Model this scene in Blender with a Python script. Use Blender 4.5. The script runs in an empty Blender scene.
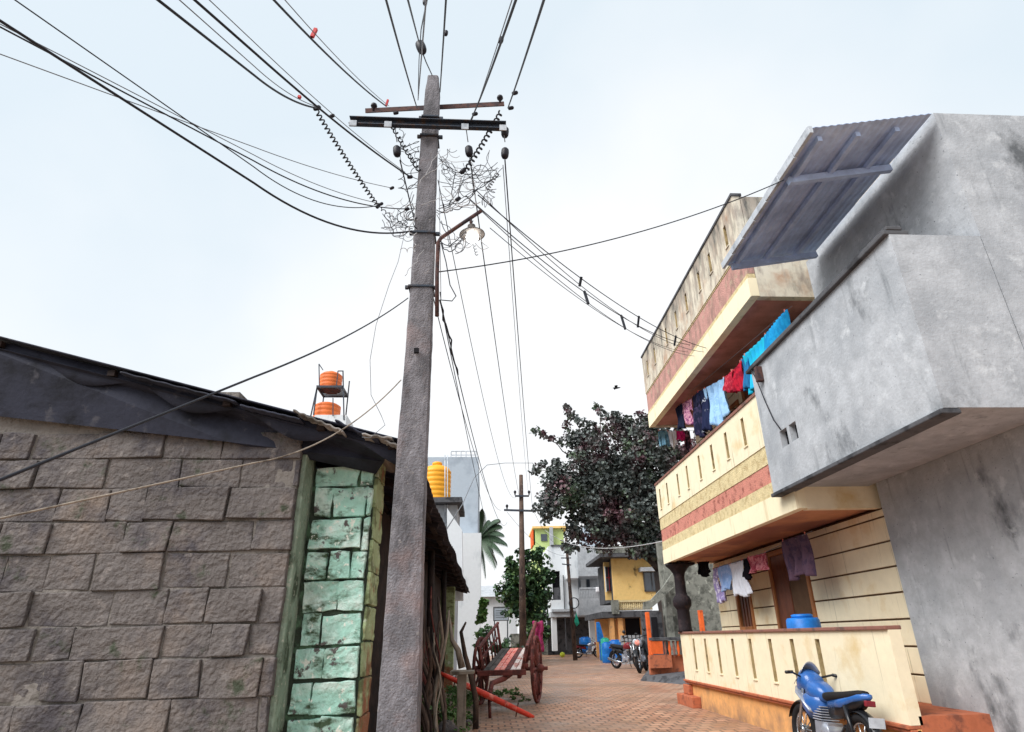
import bpy, math, random
import numpy as np
from mathutils import Vector, Matrix
random.seed(7); rng = np.random.default_rng(7)
sc = bpy.context.scene
C = sc.collection
# ------------------------------------------------------------------ camera
CX, CY, F, H = 528.5, 366.0, 613.0, 1.35
RM = np.array([[0.9978163651516261, -0.0036061307016683267, -0.06595071839608216],
               [-0.06176905857189119, -0.40454725164040145, -0.9124286846616232],
               [-0.023389844778003974, 0.9145099873766062, -0.4038866154624348]])
RM = np.array([RM[0], RM[1], RM[2]])
cam = bpy.data.cameras.new('camera'); co = bpy.data.objects.new('camera', cam); C.objects.link(co)
M4 = Matrix([list(RM[0]) + [0], list(RM[1]) + [0], list(RM[2]) + [H], [0, 0, 0, 1]])
co.matrix_world = M4
cam.sensor_width = 36; cam.lens = F / 1024 * 36
cam.shift_x = -(CX - 512) / 1024
cam.clip_start = 0.05; cam.clip_end = 2000
sc.camera = co
def at(u, v, X=None, Y=None, Z=None):
    r = RM @ np.array([u - CX, CY - v, -F])
    t = X / r[0] if X is not None else Y / r[1] if Y is not None else (Z - H) / r[2]
    return Vector((r[0] * t, r[1] * t, H + r[2] * t))
# ------------------------------------------------------------------ light
SUN_EL, SUN_AZ = 46, 238   # azimuth of the sun, clockwise from +Y
w = bpy.data.worlds.new('World'); sc.world = w; w.use_nodes = True
nt = w.node_tree; nt.nodes.clear()
out = nt.nodes.new('ShaderNodeOutputWorld')
sky = nt.nodes.new('ShaderNodeTexSky'); sky.sky_type = 'NISHITA'; sky.sun_disc = False
sky.sun_elevation = math.radians(SUN_EL); sky.sun_rotation = math.radians(SUN_AZ)
sky.dust_density = 3; sky.air_density = 1
bg1 = nt.nodes.new('ShaderNodeBackground'); bg1.inputs[1].default_value = 0.10
nt.links.new(sky.outputs[0], bg1.inputs[0])
tc = nt.nodes.new('ShaderNodeTexCoord')
no = nt.nodes.new('ShaderNodeTexNoise'); no.inputs['Scale'].default_value = 1.5; no.inputs['Detail'].default_value = 5
no.inputs['Roughness'].default_value = .45
nt.links.new(tc.outputs['Generated'], no.inputs['Vector'])
rp = nt.nodes.new('ShaderNodeValToRGB')
rp.color_ramp.elements[0].position = .40; rp.color_ramp.elements[0].color = (.77, .865, .935, 1)
rp.color_ramp.elements[1].position = .70; rp.color_ramp.elements[1].color = (1.02, 1.03, 1.04, 1)
sepw = nt.nodes.new('ShaderNodeSeparateXYZ'); nt.links.new(tc.outputs['Generated'], sepw.inputs[0])
mr = nt.nodes.new('ShaderNodeMapRange'); mr.inputs[1].default_value = .85; mr.inputs[2].default_value = .2
mr.inputs[3].default_value = -.06; mr.inputs[4].default_value = .12
nt.links.new(sepw.outputs[2], mr.inputs[0])
mx = nt.nodes.new('ShaderNodeMath'); mx.operation = 'ADD'
mx2 = nt.nodes.new('ShaderNodeMath'); mx2.operation = 'MULTIPLY'; mx2.inputs[1].default_value = .10
nt.links.new(sepw.outputs[0], mx2.inputs[0])
mx3 = nt.nodes.new('ShaderNodeMath'); mx3.operation = 'ADD'
nt.links.new(no.outputs[0], mx.inputs[0]); nt.links.new(mr.outputs[0], mx.inputs[1])
nt.links.new(mx.outputs[0], mx3.inputs[0]); nt.links.new(mx2.outputs[0], mx3.inputs[1])
nt.links.new(mx3.outputs[0], rp.inputs[0])
bg2 = nt.nodes.new('ShaderNodeBackground'); bg2.inputs[1].default_value = 0.67
nt.links.new(rp.outputs[0], bg2.inputs[0])
ms = nt.nodes.new('ShaderNodeMixShader'); ms.inputs[0].default_value = .93
nt.links.new(bg1.outputs[0], ms.inputs[1]); nt.links.new(bg2.outputs[0], ms.inputs[2])
nt.links.new(ms.outputs[0], out.inputs[0])
sl = bpy.data.lights.new('sun', 'SUN'); sl.energy = 2.8; sl.angle = math.radians(40); sl.color = (1, .97, .94)
so = bpy.data.objects.new('sun', sl); C.objects.link(so)
az = math.radians(SUN_AZ); el = math.radians(SUN_EL)
sd = Vector((math.sin(az) * math.cos(el), math.cos(az) * math.cos(el), math.sin(el)))
so.rotation_euler = sd.to_track_quat('Z', 'Y').to_euler()
sc.view_settings.view_transform = 'Standard'; sc.view_settings.look = 'None'
sc.view_settings.exposure = 0.68; sc.view_settings.gamma = 1
# ------------------------------------------------------------------ materials
def hx(s):
    s = s.lstrip('#'); r = [int(s[i:i + 2], 16) / 255 for i in (0, 2, 4)]
    return tuple(((c / 12.92) if c <= .04045 else ((c + .055) / 1.055) ** 2.4) for c in r) + (1,)
def col(c): return hx(c) if isinstance(c, str) else (tuple(c) + (1,) if len(c) == 3 else c)
def mat(name, base, layers=(), rough=.85, bump=.3, bscale=25, metal=0, var=.18, vscale=6, bdist=.01, spec=.3, trans=0):
    """layers: (colour, noise scale, lo, hi, stretch xyz, zramp(z0,z1,strength) or None)"""
    m = bpy.data.materials.new(name); m.use_nodes = True
    t = m.node_tree; N = t.nodes; L = t.links; b = N['Principled BSDF']
    b.inputs['Roughness'].default_value = rough; b.inputs['Metallic'].default_value = metal
    b.inputs['Specular IOR Level'].default_value = spec
    tx = N.new('ShaderNodeTexCoord')
    prev = None
    nv = N.new('ShaderNodeTexNoise'); nv.inputs['Scale'].default_value = vscale; nv.inputs['Detail'].default_value = 6
    nv.inputs['Roughness'].default_value = .65
    L.new(tx.outputs['Object'], nv.inputs['Vector'])
    r = N.new('ShaderNodeValToRGB'); cb = col(base)
    r.color_ramp.elements[0].position = .3; r.color_ramp.elements[1].position = .7
    r.color_ramp.elements[0].color = tuple(c * (1 - var) for c in cb[:3]) + (1,)
    r.color_ramp.elements[1].color = tuple(min(1, c * (1 + var)) for c in cb[:3]) + (1,)
    L.new(nv.outputs[0], r.inputs[0]); prev = r.outputs[0]
    for k, ly in enumerate(layers):
        c2, s2, lo, hi, st, zr = ly
        mp = N.new('ShaderNodeMapping'); mp.inputs['Scale'].default_value = st; mp.inputs['Location'].default_value = (k * 3.7, k * 1.3, k * 2.1)
        L.new(tx.outputs['Object'], mp.inputs[0])
        n2 = N.new('ShaderNodeTexNoise'); n2.inputs['Scale'].default_value = s2; n2.inputs['Detail'].default_value = 8
        n2.inputs['Roughness'].default_value = .62
        L.new(mp.outputs[0], n2.inputs['Vector'])
        f = n2.outputs[0]
        if zr:
            sp = N.new('ShaderNodeSeparateXYZ'); L.new(tx.outputs['Object'], sp.inputs[0])
            q = N.new('ShaderNodeMapRange'); q.inputs[1].default_value = zr[0]; q.inputs[2].default_value = zr[1]
            q.inputs[3].default_value = 0; q.inputs[4].default_value = zr[2]
            L.new(sp.outputs[2], q.inputs[0])
            ad = N.new('ShaderNodeMath'); ad.operation = 'ADD'; L.new(f, ad.inputs[0]); L.new(q.outputs[0], ad.inputs[1]); f = ad.outputs[0]
        q2 = N.new('ShaderNodeMapRange'); q2.inputs[1].default_value = lo; q2.inputs[2].default_value = hi
        L.new(f, q2.inputs[0])
        mi = N.new('ShaderNodeMixRGB'); mi.inputs[2].default_value = col(c2)
        L.new(q2.outputs[0], mi.inputs[0]); L.new(prev, mi.inputs[1]); prev = mi.outputs[0]
    L.new(prev, b.inputs['Base Color'])
    if trans:
        try: b.inputs['Transmission Weight'].default_value = trans
        except Exception: pass
    if bump:
        nb = N.new('ShaderNodeTexNoise'); nb.inputs['Scale'].default_value = bscale; nb.inputs['Detail'].default_value = 8
        L.new(tx.outputs['Object'], nb.inputs['Vector'])
        bp = N.new('ShaderNodeBump'); bp.inputs['Strength'].default_value = bump; bp.inputs['Distance'].default_value = bdist
        L.new(nb.outputs[0], bp.inputs['Height']); L.new(bp.outputs[0], b.inputs['Normal'])
    return m
I = (1, 1, 1)
M = {}
M['dirt'] = mat('dirt', (.30, .21, .15), [((.16, .12, .08), 1.2, .45, .65, I, None), ((.10, .14, .05), 2.5, .56, .66, I, None)], bump=.6, bscale=12, bdist=.03)
M['concpole'] = mat('pole_concrete', '#7c7a7f', [('#58575b', 5, .45, .62, (1, 1, .5), None), ('#a09a96', 30, .60, .74, I, None), ('#4f4b4b', 60, .62, .68, I, None), ('#98807c', 2, .36, .66, I, (0, 4.5, -.25))], bump=1, bscale=70, bdist=.012, var=.25, vscale=9)
M['steel'] = mat('arm_steel', '#3b4450', [('#55473f', 12, .5, .65, I, None)], rough=.6, bump=.2, metal=.3)
M['rust'] = mat('rusty_steel', '#5a3f3a', [('#3a3034', 14, .45, .6, I, None)], rough=.8, bump=.3)
M['wire'] = mat('wire_black', '#23252d', rough=.6, bump=0)
M['wiregrey'] = mat('wire_grey', '#6b6e74', rough=.5, bump=0)
M['wirewhite'] = mat('wire_white', '#b4b4b6', rough=.5, bump=0)
M['ceramic'] = mat('insulator', '#1d1c25', rough=.5, bump=0, spec=.3)
M['redtag'] = mat('red_tag', '#c02a2a', rough=.5, bump=0)
M['stone'] = mat('brown_stone', '#6a6462', [('#7d6c5e', 1.8, .50, .85, I, None), ('#4a464a', 3, .48, .66, I, None), ('#88807c', 9, .58, .74, I, None), ('#3e4436', 5, .60, .70, I, None)], bump=1, bscale=24, bdist=.03, var=.25, vscale=1.8)
M['mortar'] = mat('mortar_dark', '#3a4238', [('#5d7a60', 5, .5, .6, I, None)], bump=.8, bscale=20, bdist=.02)
M['teal'] = mat('teal_paint', '#aad8c8', [('#dcefe6', 4, .46, .62, I, None), ('#7a9a88', 3.4, .52, .72, I, None), ('#43553e', 4.5, .545, .65, (1, 1, 1.8), None), ('#5d5856', 6.5, .58, .62, I, None), ('#e2e6da', 14, .60, .64, I, None)], bump=1, bscale=24, bdist=.02, var=.15, rough=.8)
M['moss'] = mat('mossy_plaster', '#8c9c8a', [('#4a5545', 4, .50, .60, (1, 1, .6), None), ('#7d8a78', 9, .55, .65, I, None), ('#b4b4a4', 22, .58, .66, I, None)], bump=.9, bscale=25, bdist=.02)
M['palegreen'] = mat('pale_green_plaster', '#9fae84', [('#6b7350', 3, .5, .6, (1, 1, 2), None), ('#8d5f45', 2, .58, .66, I, (1.1, .4, .2)), ('#c5cbb8', 9, .6, .7, I, None)], bump=.8, bscale=25, bdist=.02)
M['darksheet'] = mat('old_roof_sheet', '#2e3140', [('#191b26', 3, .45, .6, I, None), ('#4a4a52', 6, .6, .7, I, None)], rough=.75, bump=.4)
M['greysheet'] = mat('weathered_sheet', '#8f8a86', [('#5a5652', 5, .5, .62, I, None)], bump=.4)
M['wood'] = mat('old_wood', '#5a4940', [('#332a28', 5, .45, .6, (1, 1, .3), None), ('#8a7a6c', 8, .6, .7, I, None)], bump=.6)
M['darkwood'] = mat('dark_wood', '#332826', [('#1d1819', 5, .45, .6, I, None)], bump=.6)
M['palewood'] = mat('bleached_wood', '#93877a', [('#5f554b', 7, .5, .62, (1, 1, .3), None)], bump=.5)
M['cream'] = mat('cream_paint', '#ece0c2', [('#9c9274', 3.0, .60, .72, (5, 5, .22), None), ('#c2b48e', 3.5, .62, .80, (2, 2, .35), None), ('#d3b67c', 1.8, .55, .78, I, None)], bump=.15, var=.05)
M['creamup'] = mat('stained_cream', '#d2cab8', [('#b08c72', 2, .5, .7, I, None), ('#5f5d58', 2.2, .58, .78, (1.8, 1.8, .45), (6.9, 7.8, .22)), ('#a1968a', 5, .50, .68, (1.5, 1.5, .5), (6.6, 7.8, .08))], bump=.4, var=.08)
M['creamtex'] = mat('textured_cream', '#dccb9e', [('#bfa97c', 9, .5, .66, I, None)], bump=1, bscale=60, bdist=.02, var=.12)
M['redtex'] = mat('textured_red', '#cf8a7a', [('#8a4a40', 8, .52, .66, I, None), ('#c98a74', 14, .58, .7, I, None)], bump=1, bscale=60, bdist=.02, var=.12)
M['redtexup'] = mat('faded_red', '#c4948a', [('#94786e', 4, .48, .66, (1.5, 1.5, .6), None), ('#b9a08c', 6, .56, .66, I, None)], bump=1, bscale=60, bdist=.02, var=.15)
M['fascia'] = mat('cream_fascia', '#f0e4c4', [('#c9b88e', 3, .55, .75, (2, 2, .4), None)], bump=.1, var=.03)
M['soffit'] = mat('red_brown_soffit', '#b57f78', [('#96655e', 2.5, .45, .65, I, None)], bump=.2, var=.08)
M['soffitlow'] = mat('orange_soffit', '#c58c6a', [('#a06c5c', .7, .45, .6, I, None)], bump=.2, var=.08)
M['terra'] = mat('terracotta', '#b5694a', [('#7d4c3c', 6, .5, .65, I, None)], bump=.3)
M['ochre'] = mat('ochre_plinth', '#e6ac6e', [('#c99460', 1.2, .45, .8, I, None), ('#a07c60', 4, .50, .85, I, (.3, 0, .22)), ('#8f7660', 12, .64, .74, I, None)], bump=.3, var=.08)
M['coping'] = mat('coping_brown', '#8d6256', [('#5c4a44', 6, .5, .65, I, None)], bump=.3)
M['joint'] = mat('wall_joint', '#5d4634', bump=0)
M['brownwood'] = mat('varnished_wood', '#6d3f2c', [('#472a22', 5, .45, .65, (1, 1, .2), None)], rough=.4, bump=.2)
M['framewood'] = mat('frame_wood', '#a36a3f', [('#7a4d30', 5, .45, .65, (1, 1, .2), None)], rough=.5, bump=.2)
M['dark'] = mat('dark_interior', '#15141a', bump=0)
M['greyplaster'] = mat('grey_plaster', '#adb1b6', [('#92979d', 1.3, .45, .72, I, None), ('#73787d', 3.2, .60, .80, (2.2, 2.2, .22), None), ('#5f6367', 1.2, .60, .70, (1, 1, .6), None), ('#c2c6ca', 5, .58, .72, I, None), ('#55595e', 30, .64, .7, I, None)], bump=.5, bscale=30)
M['greydark'] = mat('dark_grey_concrete', '#55565a', [('#36373b', 3, .5, .6, I, None)], bump=.5)
M['greywall'] = mat('mottled_grey_wall', '#7d7f78', [('#52544f', 2.5, .48, .60, I, None), ('#a3a69c', 4, .58, .68, I, None)], bump=.4)
M['corr'] = mat('corrugated_underside', '#b9cdf0', [('#9fb0d0', 2, .45, .65, I, None), ('#c8d8f2', 3, .58, .7, I, None)], rough=.7, bump=.1)
M['whiteedge'] = mat('pale_edge', '#b9c0c8', [('#8b929a', 5, .5, .65, I, None)], bump=.1)
M['pillar'] = mat('dark_pillar', '#262024', [('#3d3234', 6, .52, .66, I, None)], rough=.75, bump=.6, spec=.2)
M['orange'] = mat('orange_paint', '#d9622c', [('#a34a2a', 5, .55, .7, I, None)], bump=.2)
M['orangetank'] = mat('orange_plastic', '#e0743a', rough=.5, bump=0, var=.06)
M['yellowtank'] = mat('yellow_plastic', '#eda52a', rough=.45, bump=0, var=.05)
M['whitewall'] = mat('white_wall', '#d5dade', [('#a8b0b6', 1.5, .55, .75, (1, 1, .4), None)], bump=.1, var=.04)
M['bluegrey'] = mat('bluegrey_wall', '#a9b4bf', [('#8e99a5', .8, .5, .7, I, None)], bump=.1, var=.04)
M['yellowwall'] = mat('yellow_wall', '#efca84', [('#d4a75c', 1.5, .52, .7, I, None), ('#7d6a4c', 2.5, .62, .72, (1, 1, .5), None)], bump=.2, var=.08)
M['greenwall'] = mat('lime_wall', '#bcd08a', bump=.1, var=.05)
M['slot'] = mat('slot_recess_shade', '#b3a078', [('#80704f', 6, .5, .65, I, None)], bump=.3)  # recess shade put into the colour: tan darker than the cream wall
M['glass'] = mat('window_glass', '#39424e', rough=.1, bump=0, spec=.8)
M['leafdark'] = mat('dark_leaf', (.075, .09, .085), [((.125, .06, .075), .55, .50, .60, I, None), ((.085, .13, .075), .8, .53, .62, I, None), ((.13, .16, .15), 2.2, .56, .68, I, None)], rough=.5, bump=0, var=.3, vscale=3, spec=.45)
M['leafgreen'] = mat('green_leaf', (.045, .10, .035), [((.10, .17, .05), 1.0, .5, .62, I, None), ((.02, .05, .03), 2.0, .5, .6, I, None)], rough=.5, bump=0, var=.35)
M['leafpalm'] = mat('palm_leaf', (.06, .10, .06), rough=.4, bump=0, var=.3)
M['weed'] = mat('weed_leaf', (.07, .15, .035), [((.12, .2, .06), 3, .5, .6, I, None)], rough=.6, bump=0, var=.3)
M['bark'] = mat('bark', '#4b4340', bump=.8)
M['cartwood'] = mat('cart_red_brown', '#6e3a36', [('#4a2c2a', 5, .45, .6, I, None), ('#8f5a52', 9, .58, .68, I, None)], bump=.5)
M['cartgrey'] = mat('cart_plank_grey', '#5d5652', [('#3c3836', 6, .45, .6, (1, .3, 1), None)], bump=.5)
M['cartpink'] = mat('cart_plank_pink', '#e88e80', [('#c8504a', 6, .5, .62, (1, .4, 1), None), ('#e5c8c0', 12, .56, .62, I, None)], bump=.3)
M['cartwhite'] = mat('cart_plank_white', '#d8ccc6', [('#b57a70', 7, .52, .62, (1, .4, 1), None)], bump=.3)
M['yokered'] = mat('yoke_red', '#d8422f', [('#e88a78', 8, .55, .65, I, None), ('#8f3028', 5, .58, .68, I, None)], rough=.45, bump=.3)
M['rubber'] = mat('tyre_rubber', '#1c1b1d', bump=.3, rough=.8)
M['chrome'] = mat('chrome', '#b8bcc2', rough=.25, metal=.9, bump=0)
M['black'] = mat('black_paint', '#17181c', rough=.3, bump=0, spec=.5)
M['blue'] = mat('blue_plastic', '#1f74c8', [('#1a5ba0', 4, .5, .7, I, None)], rough=.4, bump=0)
M['tealpl'] = mat('teal_plastic', '#2fa88c', rough=.4, bump=0)
M['bikeblue'] = mat('bike_blue', '#2f62a8', rough=.25, bump=0, spec=.6)
M['bikesilver'] = mat('bike_silver', '#a8adb8', rough=.25, bump=0, metal=.4)
M['bikered'] = mat('bike_red', '#7d2730', rough=.3, bump=0)
def cloth_mat(n, c, c2=None, sc_=30, lo=.5, hi=.55, st=I):
    return mat('cloth_' + n, c, [(c2, sc_, lo, hi, st, None)] if c2 else (), bump=.1, bscale=80, rough=.95, var=.08, spec=.1)
# paver road
def paver():
    m = bpy.data.materials.new('brick_pavers'); m.use_nodes = True
    t = m.node_tree; N = t.nodes; L = t.links; b = N['Principled BSDF']
    tx = N.new('ShaderNodeTexCoord')
    wn = N.new('ShaderNodeTexNoise'); wn.inputs['Scale'].default_value = 1.5
    L.new(tx.outputs['Object'], wn.inputs['Vector'])
    ad = N.new('ShaderNodeMixRGB'); ad.inputs[0].default_value = .03
    L.new(tx.outputs['Object'], ad.inputs[1]); L.new(wn.outputs[1], ad.inputs[2])
    br = N.new('ShaderNodeTexBrick'); L.new(ad.outputs[0], br.inputs['Vector'])
    br.inputs['Scale'].default_value = 1; br.inputs['Brick Width'].default_value = .205; br.inputs['Row Height'].default_value = .235
    br.inputs['Mortar Size'].default_value = .018; br.inputs['Mortar Smooth'].default_value = .4
    br.inputs['Color1'].default_value = (.40, .20, .125, 1); br.inputs['Color2'].default_value = (.54, .31, .20, 1)
    br.inputs['Mortar'].default_value = (.11, .07, .05, 1); br.offset = .5
    def lay(prev, c, s, lo, hi):
        n = N.new('ShaderNodeTexNoise'); n.inputs['Scale'].default_value = s; n.inputs['Detail'].default_value = 9; n.inputs['Roughness'].default_value = .65
        L.new(tx.outputs['Object'], n.inputs['Vector'])
        q = N.new('ShaderNodeMapRange'); q.inputs[1].default_value = lo; q.inputs[2].default_value = hi; q.inputs[4].default_value = .8
        L.new(n.outputs[0], q.inputs[0])
        x = N.new('ShaderNodeMixRGB'); x.inputs[2].default_value = c + (1,)
        L.new(q.outputs[0], x.inputs[0]); L.new(prev, x.inputs[1]); return x.outputs[0]
    p = lay(br.outputs[0], (.33, .22, .16), .5, .45, .62)
    p = lay(p, (.58, .42, .30), .9, .56, .75)
    p = lay(p, (.20, .125, .085), 2.5, .54, .66)
    p = lay(p, (.24, .15, .10), .28, .50, .60)
    p = lay(p, (.50, .36, .26), 25, .62, .72)
    L.new(p, b.inputs['Base Color'])
    n = N.new('ShaderNodeTexNoise'); n.inputs['Scale'].default_value = .8; L.new(tx.outputs['Object'], n.inputs['Vector'])
    q = N.new('ShaderNodeMapRange'); q.inputs[1].default_value = .4; q.inputs[2].default_value = .65; q.inputs[3].default_value = .32; q.inputs[4].default_value = .8
    L.new(n.outputs[0], q.inputs[0]); L.new(q.outputs[0], b.inputs['Roughness'])
    b.inputs['Specular IOR Level'].default_value = .35
    bp = N.new('ShaderNodeBump'); bp.inputs['Strength'].default_value = .7; bp.inputs['Distance'].default_value = .01; bp.invert = True
    L.new(br.outputs['Fac'], bp.inputs['Height']); L.new(bp.outputs[0], b.inputs['Normal'])
    return m
M['paver'] = paver()
# ------------------------------------------------------------------ mesh builder
class MB:
    def __init__(s): s.v = []; s.f = []; s.sm = []
    def add(s, vs, fs, smooth=False):
        o = len(s.v); s.v += [tuple(v) for v in vs]; s.f += [tuple(i + o for i in f) for f in fs]; s.sm += [smooth] * len(fs); return s
    def box(s, x0, x1, y0, y1, z0, z1, jit=0):
        vs = [(x, y, z) for x in (x0, x1) for y in (y0, y1) for z in (z0, z1)]
        if jit: vs = [tuple(c + random.uniform(-jit, jit) for c in v) for v in vs]
        return s.add(vs, [(0, 1, 3, 2), (4, 6, 7, 5), (0, 4, 5, 1), (2, 3, 7, 6), (0, 2, 6, 4), (1, 5, 7, 3)])
    def hexa(s, b, t):   # bottom 4, top 4 points
        return s.add(list(b) + list(t), [(3, 2, 1, 0), (4, 5, 6, 7), (0, 1, 5, 4), (1, 2, 6, 5), (2, 3, 7, 6), (3, 0, 4, 7)])
    def bar(s, a, b, w, h=None, up=(0, 0, 1)):
        a = Vector(a); b = Vector(b); d = (b - a).normalized(); h = h or w
        u = Vector(up); 
        if abs(d.dot(u)) > .98: u = Vector((0, 1, 0))
        x = d.cross(u).normalized(); y = x.cross(d)
        q = [(-1, -1), (1, -1), (1, 1), (-1, 1)]
        return s.hexa([a + x * i * w / 2 + y * j * h / 2 for i, j in q], [b + x * i * w / 2 + y * j * h / 2 for i, j in q])
    def tube(s, pts, r, n=8, cap=True):
        pts = [Vector(p) for p in pts]; k = len(pts)
        rs = r if isinstance(r, (list, tuple)) else [r] * k
        vs = []; fs = []; x = None
        for i, p in enumerate(pts):
            d = (pts[min(i + 1, k - 1)] - pts[max(i - 1, 0)])
            d = d.normalized() if d.length > 1e-9 else Vector((0, 0, 1))
            if x is None: x = d.orthogonal().normalized()
            else:
                x = x - d * x.dot(d)
                x = x.normalized() if x.length > 1e-6 else d.orthogonal().normalized()
            y = d.cross(x)
            for j in range(n):
                a = 2 * math.pi * j / n; vs.append(p + (x * math.cos(a) + y * math.sin(a)) * rs[i])
        for i in range(k - 1):
            for j in range(n): fs.append((i * n + j, i * n + (j + 1) % n, (i + 1) * n + (j + 1) % n, (i + 1) * n + j))
        if cap: fs += [tuple(range(n))[::-1], tuple(range((k - 1) * n, k * n))]
        return s.add(vs, fs, True)
    def lathe(s, prof, c, axis=(0, 0, 1), n=20, sm=True):
        c = Vector(c); ax = Vector(axis).normalized(); x = ax.orthogonal().normalized(); y = ax.cross(x); vs = []; fs = []
        for r, h in prof:
            for j in range(n):
                a = 2 * math.pi * j / n; vs.append(c + ax * h + (x * math.cos(a) + y * math.sin(a)) * r)
        for i in range(len(prof) - 1):
            for j in range(n): fs.append((i * n + j, i * n + (j + 1) % n, (i + 1) * n + (j + 1) % n, (i + 1) * n + j))
        fs += [tuple(range(n))[::-1], tuple(range((len(prof) - 1) * n, len(prof) * n))]
        return s.add(vs, fs, sm)
    def torus(s, c, R, r, axis=(0, 1, 0), n=28, m=8):
        c = Vector(c); ax = Vector(axis).normalized(); x = ax.orthogonal().normalized(); y = ax.cross(x); vs = []; fs = []
        for i in range(n):
            a = 2 * math.pi * i / n; d = x * math.cos(a) + y * math.sin(a)
            for j in range(m):
                b = 2 * math.pi * j / m; vs.append(c + d * (R + r * math.cos(b)) + ax * r * math.sin(b))
        for i in range(n):
            for j in range(m): fs.append((i * m + j, ((i + 1) % n) * m + j, ((i + 1) % n) * m + (j + 1) % m, i * m + (j + 1) % m))
        return s.add(vs, fs, True)
    def loft(s, secs, n=14):   # (x, yc, zc, hw, hh): rounded sections along x
        vs = []; fs = []
        for x, yc, zc, hw, hh in secs:
            for j in range(n):
                a = 2 * math.pi * j / n; ca, sa = math.cos(a), math.sin(a)
                vs.append((x, yc + hw * math.copysign(abs(ca) ** .7, ca), zc + hh * math.copysign(abs(sa) ** .7, sa)))
        k = len(secs)
        for i in range(k - 1):
            for j in range(n): fs.append((i * n + j, i * n + (j + 1) % n, (i + 1) * n + (j + 1) % n, (i + 1) * n + j))
        fs += [tuple(range(n))[::-1], tuple(range((k - 1) * n, k * n))]
        return s.add(vs, fs, True)
    def prism(s, poly, off):
        k = len(poly); o = Vector(off); a = [Vector(p) for p in poly]
        vs = a + [p + o for p in a]
        return s.add(vs, [tuple(range(k))[::-1], tuple(range(k, 2 * k))] + [(i, (i + 1) % k, (i + 1) % k + k, i + k) for i in range(k)])
    def grid(s, f, nu, nv, smooth=True):
        vs = [f(i / nu, j / nv) for i in range(nu + 1) for j in range(nv + 1)]
        fs = [(i * (nv + 1) + j, (i + 1) * (nv + 1) + j, (i + 1) * (nv + 1) + j + 1, i * (nv + 1) + j + 1) for i in range(nu) for j in range(nv)]
        return s.add(vs, fs, smooth)
ORI = {}
def obj(name, mb, m, parent=None, bevel=0, solid=0, origin=None):
    me = bpy.data.meshes.new(name)
    V = np.array(mb.v, dtype=float).reshape(-1, 3)
    if parent is not None: base = ORI[parent.name]
    elif origin is not None: base = Vector(origin)
    else:
        lo = V.min(0); hi = V.max(0); base = Vector(((lo[0] + hi[0]) / 2, (lo[1] + hi[1]) / 2, lo[2]))
    V = V - np.array(base)
    me.from_pydata(V.tolist(), [], mb.f); me.update()
    me.polygons.foreach_set('use_smooth', mb.sm)
    me.materials.append(M[m] if isinstance(m, str) else m)
    o = bpy.data.objects.new(name, me); C.objects.link(o)
    if parent is not None: o.parent = parent
    else: o.location = base
    ORI[o.name] = base
    if solid:
        d = o.modifiers.new('solid', 'SOLIDIFY'); d.thickness = solid; d.offset = 0
    if bevel:
        d = o.modifiers.new('bevel', 'BEVEL'); d.width = bevel; d.segments = 2; d.limit_method = 'ANGLE'
        d.harden_normals = False
    return o
def tag(o, label, cat, group=None, kind=None):
    if label: o['label'] = label
    if cat: o['category'] = cat
    if group: o['group'] = group
    if kind: o['kind'] = kind
    return o
def thing(name, label, cat, loc, group=None):
    o = bpy.data.objects.new(name, None); C.objects.link(o); o.location = loc; ORI[o.name] = Vector(loc)
    o.empty_display_size = .2
    return tag(o, label, cat, group)
# ------------------------------------------------------------------ ground
mb = MB(); mb.add([(-900, -40, 0), (900, -40, 0), (900, 1500, 0), (-900, 1500, 0)], [(0, 1, 2, 3)])
tag(obj('ground', mb, 'dirt', origin=(0, 0, 0)), None, None, kind='structure')
mb = MB(); mb.add([(-.55, -8, .005), (6.5, -8, .005), (6.5, 17, .005), (9, 21, .005), (16, 40, .005), (18, 60, .005), (-2, 60, .005), (-.5, 30, .005), (-.35, 16, .005), (-.15, 12.5, .005), (-.5, 9, .005)], [tuple(range(11))])
tag(obj('road', mb, 'paver', origin=(0, 0, 0)), None, None, kind='structure')
# ------------------------------------------------------------------ yellow house on the right
HX, Y0, Y1 = 3.91, 7.7, 14.0
house = thing('balcony_house', 'cream two-storey house with two long slotted balconies striped in red and a walled porch', 'house', (5.5, 10.8, 0))
def slotted(name, x, y0, y1, z0, z1, sz0, sz1, slots, sw, m, depth=.13, ledge=True, mleg=None):
    """a wall facing -X with recessed upright slots"""
    mb = MB(); xb = x + depth * .45
    mb.box(x, x + depth, y0, y1, z0, sz0); mb.box(x, x + depth, y0, y1, sz1, z1)
    ys = sorted(slots); prev = y0
    for c in ys:
        mb.box(x, x + depth, prev, c - sw / 2, sz0, sz1); prev = c + sw / 2
        q = MB(); q.box(x + .075, x + depth - .004, c - sw / 2 + .001, c + sw / 2 - .001, sz0 + .001, sz1 - .001); q.box(x + .004, x + .074, c + sw / 2 - .006, c + sw / 2 - .001, sz0 + .001, sz1 - .001); q.box(x + .004, x + .074, c - sw / 2 + .001, c - sw / 2 + .005, sz0 + .001, sz1 - .001); obj('slot_back', q, 'slot', house)  # slot back and thin jamb linings carry the painted recess shade
    mb.box(x, x + depth, prev, y1, sz0, sz1)
    if ledge:
        for c in ys:
            mb.box(x - .018, x - .001, c - sw * .65, c + sw * .65, sz0 - .022, sz0 - .004)
    return obj(name, mb, m, house)
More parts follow.
